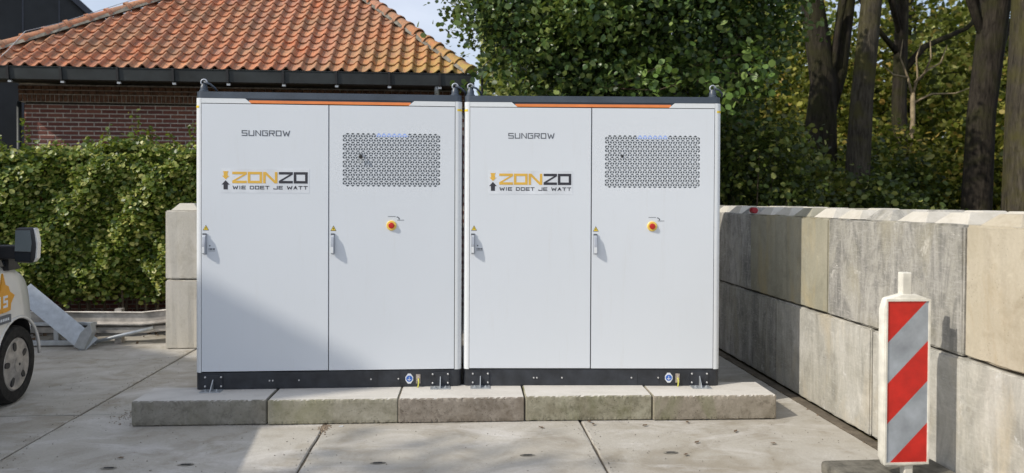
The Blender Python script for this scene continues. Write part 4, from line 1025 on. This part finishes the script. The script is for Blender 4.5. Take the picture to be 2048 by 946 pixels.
# trees
def tree(name, label, trunk, crown_c, crown_r, n_cl, n_lf, size, m_leaf, m_bark, sig=.28, group=None, six=True, limbs=7, carve=None, extra=None, lo=.0, aspect=.8):
    base = trunk[0][0]
    root = empty(name, (base[0], base[1], 0), 0, label, 'tree', group); off = (-base[0], -base[1], 0)
    mb = MB(); mb.tube([t[0] for t in trunk], [t[1] for t in trunk], 14); 
    if extra:
        for e in extra: mb.tube([t[0] for t in e], [t[1] for t in e], 12)
    mb.build('trunk', m_bark, root, off, smooth=True)
    C = ellipsoid(n_cl, crown_c, crown_r, lo)
    if carve is not None: C = np.array([c for c in C if carve(c)])
    lm = MB(); top = Vector(trunk[-1][0]); ends = []
    for k in range(limbs):
        c = Vector(C[int(random.random()*len(C))]); s_ = random.uniform(.55,1); i = min(len(trunk)-2, int(s_*(len(trunk)-1)*.999)); a = Vector(trunk[i+1][0]).lerp(Vector(trunk[i][0]), random.random()*.6)
        pts, rs = limb(a, c, min(.075, trunk[i+1][1]*.38), .012, 7); lm.tube(pts, rs, 7); ends += pts[2:]
    for c in C[::3]:
        e = min(ends, key=lambda p: (p-Vector(c)).length_squared)
        if (e-Vector(c)).length < 1.6: pts, rs = limb(e, c, .010, .003, 3); lm.tube(pts, rs, 4, False)
    lm.build('limbs', m_bark, root, off, smooth=True)
    P = clusters(C, n_lf, sig); 
    if carve is not None: 
        P = P[np.array([carve(p) for p in P])] if len(P) < 60000 else P
    leaf_mesh('crown', P, size, m_leaf, root, six=six, loc=off, aspect=aspect)
    return root
def T(*a): return [((x,y,z),r_) for x,y,z,r_ in a]
# the alder just behind the cabinets
def alder_carve(c):
    x, y, z = c[0], c[1], c[2]
    left = 2.05+max(0, 4.6-z)*.35+.25*math.sin(z*3.1)      # keeps the roof and the patch of sky open
    if z < 3.95: left = max(left, 2.95 + (.15*math.sin(z*9)))
    return x > left and z > 2.35
tree('alder_tree', 'broad dark green alder growing directly behind the cabinets', T((4.05,4.9,0,.18),(4.02,4.9,1.6,.16),(3.98,4.85,3.0,.15),(4.05,4.8,4.4,.12),(4.2,4.8,6.2,.07),(4.3,4.8,7.6,.03)),
     (4.5,4.4,5.0), (2.9,1.5,2.6), 860, 74, .080, G['alder'], G['bark'], sig=.23, carve=alder_carve, limbs=16, aspect=.74)
# branch that hangs in front of the roof corner and the twigs against the sky
def spray(name, label, pts_list, nlf, size, m_leaf, sig=.06):
    root = empty(name, pts_list[0][0], 0, label, 'branch'); o = Vector(pts_list[0][0]); mb = MB(); P = []
    for pts in pts_list:
        pv = [Vector(p)-o for p in pts]; mb.tube(pv, [.010*(1-.8*i/(len(pv)-1)) for i in range(len(pv))], 5)
        for i in range(nlf):
            t = random.random()**.8*(len(pv)-1); k = min(len(pv)-2, int(t)); p = pv[k].lerp(pv[k+1], t-k)
            P.append((p.x+random.gauss(0,sig), p.y+random.gauss(0,sig), p.z+random.gauss(0,sig)))
    mb.build('twigs', G['twig'], root); leaf_mesh('leaves', np.array(P), size, m_leaf, root, aspect=.86)
spray('hanging_branch', 'leafy alder branch hanging in front of the right roof corner', [[(3.3,4.3,4.2),(2.8,4.05,3.95),(2.45,3.9,3.62),(2.28,3.85,3.36),(2.12,3.8,3.27)],[(2.8,4.05,3.95),(2.62,4.0,3.6),(2.62,3.95,3.3)]], 42, .075, G['alder'], .055)
spray('sky_branch', 'thin leafy branch reaching left across the sky above the roof ridge', [[(3.4,4.6,5.3),(2.6,4.4,5.05),(1.95,4.3,4.85),(1.75,4.3,4.72)],[(3.2,4.6,4.9),(2.5,4.4,4.55),(2.05,4.3,4.25)],[(3.2,4.5,4.6),(2.6,4.3,4.25),(2.3,4.2,3.98)],[(3.3,4.6,5.8),(2.5,4.4,5.5),(1.9,4.3,5.3),(1.6,4.3,5.05)],[(2.6,4.4,5.05),(2.2,4.4,4.7),(2.02,4.3,4.5)]], 120, .058, G['alder'], .10)
# sprays over the right cabinet, sunlight put into their brighter leaf colour
G['lit'] = leafmat('lit_leaves', [(0,(.09,.17,.04)),(.5,(.16,.27,.06)),(1,(.27,.38,.11))], .4, .35)
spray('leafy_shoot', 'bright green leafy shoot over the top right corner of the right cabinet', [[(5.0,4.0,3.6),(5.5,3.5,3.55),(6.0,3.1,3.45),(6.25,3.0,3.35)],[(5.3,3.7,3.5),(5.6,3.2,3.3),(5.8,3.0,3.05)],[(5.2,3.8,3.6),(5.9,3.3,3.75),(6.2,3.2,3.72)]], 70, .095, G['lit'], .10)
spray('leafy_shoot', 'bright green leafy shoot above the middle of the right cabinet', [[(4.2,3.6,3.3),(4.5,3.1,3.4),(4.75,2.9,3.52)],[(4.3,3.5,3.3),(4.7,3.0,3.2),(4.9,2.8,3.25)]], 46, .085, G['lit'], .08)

gp = 'trees of the wood behind the block wall'
wood = [
 ('slender dark trunk beside the top right of the right cabinet', T((7.95,8.0,0,.15),(7.9,8,2,.13),(7.75,8,5,.10),(7.8,8,8,.07)), (7.8,8.0,10.4),(1.9,1.8,2.2), 'green', None),
 ('forked dark trunk splitting into two stems at half height', T((9.05,6.8,0,.34),(8.98,6.8,1.8,.27),(8.93,6.8,3.3,.27),(8.98,6.8,4.0,.24),(8.72,6.8,5.6,.20),(8.6,6.8,8.2,.12)), (8.8,6.6,8.6),(2.6,2.6,3.0), 'autumn', [T((8.96,6.8,3.3,.20),(9.25,6.8,4.2,.17),(9.42,6.8,5.6,.15),(9.5,6.8,8.0,.09))]),
 ('upright mottled trunk right of the forked tree', T((9.1,6.0,0,.25),(9.16,6,1.8,.21),(9.25,6,3.6,.185),(9.42,6,5.4,.17),(9.5,6,8,.12)), (9.5,5.8,8.8),(2.6,2.4,3.0), 'green', None),
 ('thin straight trunk with branches reaching right, between the mottled and the leaning trunk', T((12.0,9.0,0,.20),(11.95,9,1.8,.17),(11.9,9,4,.15),(11.95,9,6.2,.13),(12,9,9,.08)), (12,9,9.0),(3.0,2.6,3.2), 'autumn', [T((11.92,9,4.6,.09),(12.4,8.9,5.2,.07),(13.3,8.8,5.6,.05),(14.2,8.7,6.4,.03)), T((11.92,9,5.0,.07),(11.3,8.9,5.6,.05),(10.7,8.8,6.4,.03))]),
 ('dark trunk leaning slightly right near the right edge', T((10.6,5.0,0,.25),(10.64,5,1.8,.22),(10.70,5,3.2,.205),(10.93,5,5.1,.22),(11.2,5,8.4,.14)), (11,4.9,9.2),(2.8,2.4,3.0), 'green', [T((10.78,5,3.7,.07),(11.1,5.2,4.1,.05),(11.6,5.4,5.0,.03))]),
 ('thick mossy trunk cut off by the right edge of the picture', T((10.95,4.2,0,.50),(10.95,4.2,1.8,.42),(10.93,4.2,3.2,.37),(11.0,4.2,4.9,.36),(11.1,4.2,8,.25)), (11.2,3.9,9.4),(2.8,2.4,3.0), 'autumn', None),
]
for i, (lab, tr, cc, cr_, mk, ex) in enumerate(wood):
    tree('wood_tree', lab, tr, (cc[0],cc[1]+.4,cc[2]+1.3), cr_, 84, 50, .115, G[mk], G['bark2'] if i in (2,5) else G['bark'], sig=.34, group=gp, extra=ex, six=False, limbs=10)
# low hanging boughs that shade the wood, and background trees
bgp = 'background trees deep in the wood'
bgs = [((7.2,11),'green',5.6,2.2,'dark green background tree behind the slender trunk'),((10.6,13),'autumn',8.5,2.8,'yellowing background tree seen between the forked and the mottled trunk'),
       ((14.2,12),'autumn',8.0,2.8,'yellow green background tree behind the dead bough'),((17.5,11),'autumn',8.5,2.8,'yellow leaved background tree seen past the leaning trunk'),((5.4,12),'green',7.0,2.0,'dark background tree behind the alder'),
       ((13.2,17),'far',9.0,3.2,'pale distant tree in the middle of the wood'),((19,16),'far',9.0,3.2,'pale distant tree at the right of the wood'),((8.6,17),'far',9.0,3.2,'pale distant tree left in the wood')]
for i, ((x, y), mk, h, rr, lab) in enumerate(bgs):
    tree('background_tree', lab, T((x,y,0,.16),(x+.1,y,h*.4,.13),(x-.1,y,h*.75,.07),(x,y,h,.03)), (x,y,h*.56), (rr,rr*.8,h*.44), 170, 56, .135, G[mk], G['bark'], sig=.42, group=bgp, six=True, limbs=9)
# understorey shrubs
def shrub(label, x, y, rx, ry, h, n_, size, mk, group='undergrowth shrubs behind the wall'):
    root = empty('shrub', (x,y,0), 0, label, 'shrub', group); mb = MB()
    C = ellipsoid(n_, (0,0,h*.52), (rx,ry,h*.5), .25)
    for k in range(9):
        c = C[k]; pts, rs = limb((random.uniform(-.2,.2),random.uniform(-.1,.1),0), tuple(c), .02, .005, 5); mb.tube(pts, rs, 5)
    mb.build('stems', G['twig'], root, smooth=True)
    leaf_mesh('foliage', clusters(C, 74, .20), size*.92, G[mk], root, six=True)
for a in (('dark leafy shrub right behind the block wall next to the right cabinet', 6.7,4.4,.95,.6,3.2,90,.08,'green'),('reddish brown undergrowth between the slender and the forked trunk', 7.9,5.9,1.1,.7,3.0,90,.09,'green'),
          ('low shrub in front of the mottled trunk', 8.7,4.9,1.0,.6,2.2,60,.09,'green'),('dark shrub behind the striped beacon', 9.9,6.6,1.1,.8,2.8,80,.10,'green'),('sunlit yellow shrub left of the leaning trunk', 10.9,7.6,1.2,.8,3.4,90,.10,'autumn'),
          ('yellow shrub seen between the two rightmost trunks', 12.6,6.4,1.2,.8,4.4,110,.11,'autumn'),('green shrub deep between the trunks', 12.4,11.5,1.6,1.0,3.6,90,.13,'autumn'),('tall dark shrub behind the right cabinet', 6.0,6.2,1.3,.9,4.2,120,.10,'green'),
          ('wide dark shrub behind the left part of the right cabinet', 4.3,7.5,1.6,.8,3.6,100,.11,'green')):
    shrub(*a)
# pale dead bough
db = empty('dead_bough', (10.95,7.2,0), 0, 'pale dead antler shaped bough catching the sun among the trees', 'dead tree'); mb = MB()
mb.tube([(0,0,0),(.06,0,1.5),(-.03,0,2.6),(.06,0,3.3),(.05,0,3.9)], [.06,.055,.05,.045,.04], 8)
for e in ([(.05,0,3.8),(-.05,0,4.2),(-.18,.05,4.6),(-.16,0,4.95)],[(.05,0,3.85),(.15,0,4.2),(.12,0,4.6),(.22,0,4.9)],[(.1,0,4.1),(.35,0,4.35),(.62,0,4.5),(.75,0,4.85)],[(.3,0,4.3),(.42,0,4.6),(.40,0,4.95)],[(-.05,0,4.2),(-.35,0,4.25),(-.6,.05,4.5)],[(.05,0,3.7),(.5,.1,3.9),(1.0,.1,3.92),(1.35,.1,4.05)]):
    mb.tube(e, [.028,.02,.014,.006][:len(e)] if len(e) == 4 else [.022,.014,.006], 6)
mb.build('bough_wood', G['deadwood'], db, smooth=True)
# far wood that closes the view: one mass of leaves nobody could count
n = 60000; X = RNG.uniform(-14, 46, n); Y = 24+RNG.normal(0,1.2,n)+.05*X; top = 8.2+1.6*np.sin(X*.55)+1.1*np.sin(X*1.3+1)
Z = RNG.random(n)**.8*top; keep = ~((X < 3.0))
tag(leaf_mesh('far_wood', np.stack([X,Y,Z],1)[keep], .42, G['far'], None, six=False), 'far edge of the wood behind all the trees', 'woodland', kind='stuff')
n = 26000; X = RNG.uniform(6.1, 20, n); Y = RNG.uniform(3.2, 15, n)
tag(leaf_mesh('leaf_litter', np.stack([X,Y,np.abs(RNG.normal(0,.12,n))],1), .13, G['green'], None, six=False), 'ground cover of weeds and leaf litter under the trees', 'ground cover', kind='stuff')
# green tarp line behind trunks
tag(MB().box(0,2.6,0,.6,.75,1.55).build('green_container', flat('container_green', (.01,.09,.06), .5), None, (10.4,8.2,0), .1, bevel=.03), 'low dark green container half hidden among the trees', 'container')

# ------------------------------------------------------------------ the building behind the camera whose eave shades the lower left
HT = 12.0; cx, cy = -12.35, -5.52
ob = empty('warehouse', (cx, cy, 0), 0, 'grey warehouse behind the camera whose eave shades the yard', 'building')
fp = [(0,0), (-.811*26,.585*26), (-.811*26-7,.585*26-9), (-.93*14,-.37*14)]  # plan shaped for its shadow: the skewed end keeps the foreground lit
MB().prism(fp, 0, HT-.25, 'z').build('wall', flat('warehouse_wall', (.36,.35,.33), .7), ob)
MB().prism([(a*1.0+.0, b) for a, b in fp], HT-.249, HT, 'z').build('roof', G['gutter'], ob)
for k in range(6):
    w_ = MB().box(-1.2, 1.2, -.03, -.002, 3.0, 4.6).build('window', G['glass'], ob, (-.811*(2.5+k*3.8), .585*(2.5+k*3.8), 0), math.atan2(.585,-.811), bevel=.005)

tree('dapple_tree', 'unseen open crowned tree, added behind the camera to dapple the foreground', T((-11.2,-7.2,0,.2),(-11.3,-7.2,4,.16),(-11.4,-7.2,8,.10),(-11.4,-7.2,11,.04)),  # added crown that softens the edge of the van's shadow
     (-11.7,-7.15,10.4), (2.0,1.1,1.5), 62, 26, .16, G['alder'], G['bark'], sig=.36, six=False, limbs=8)
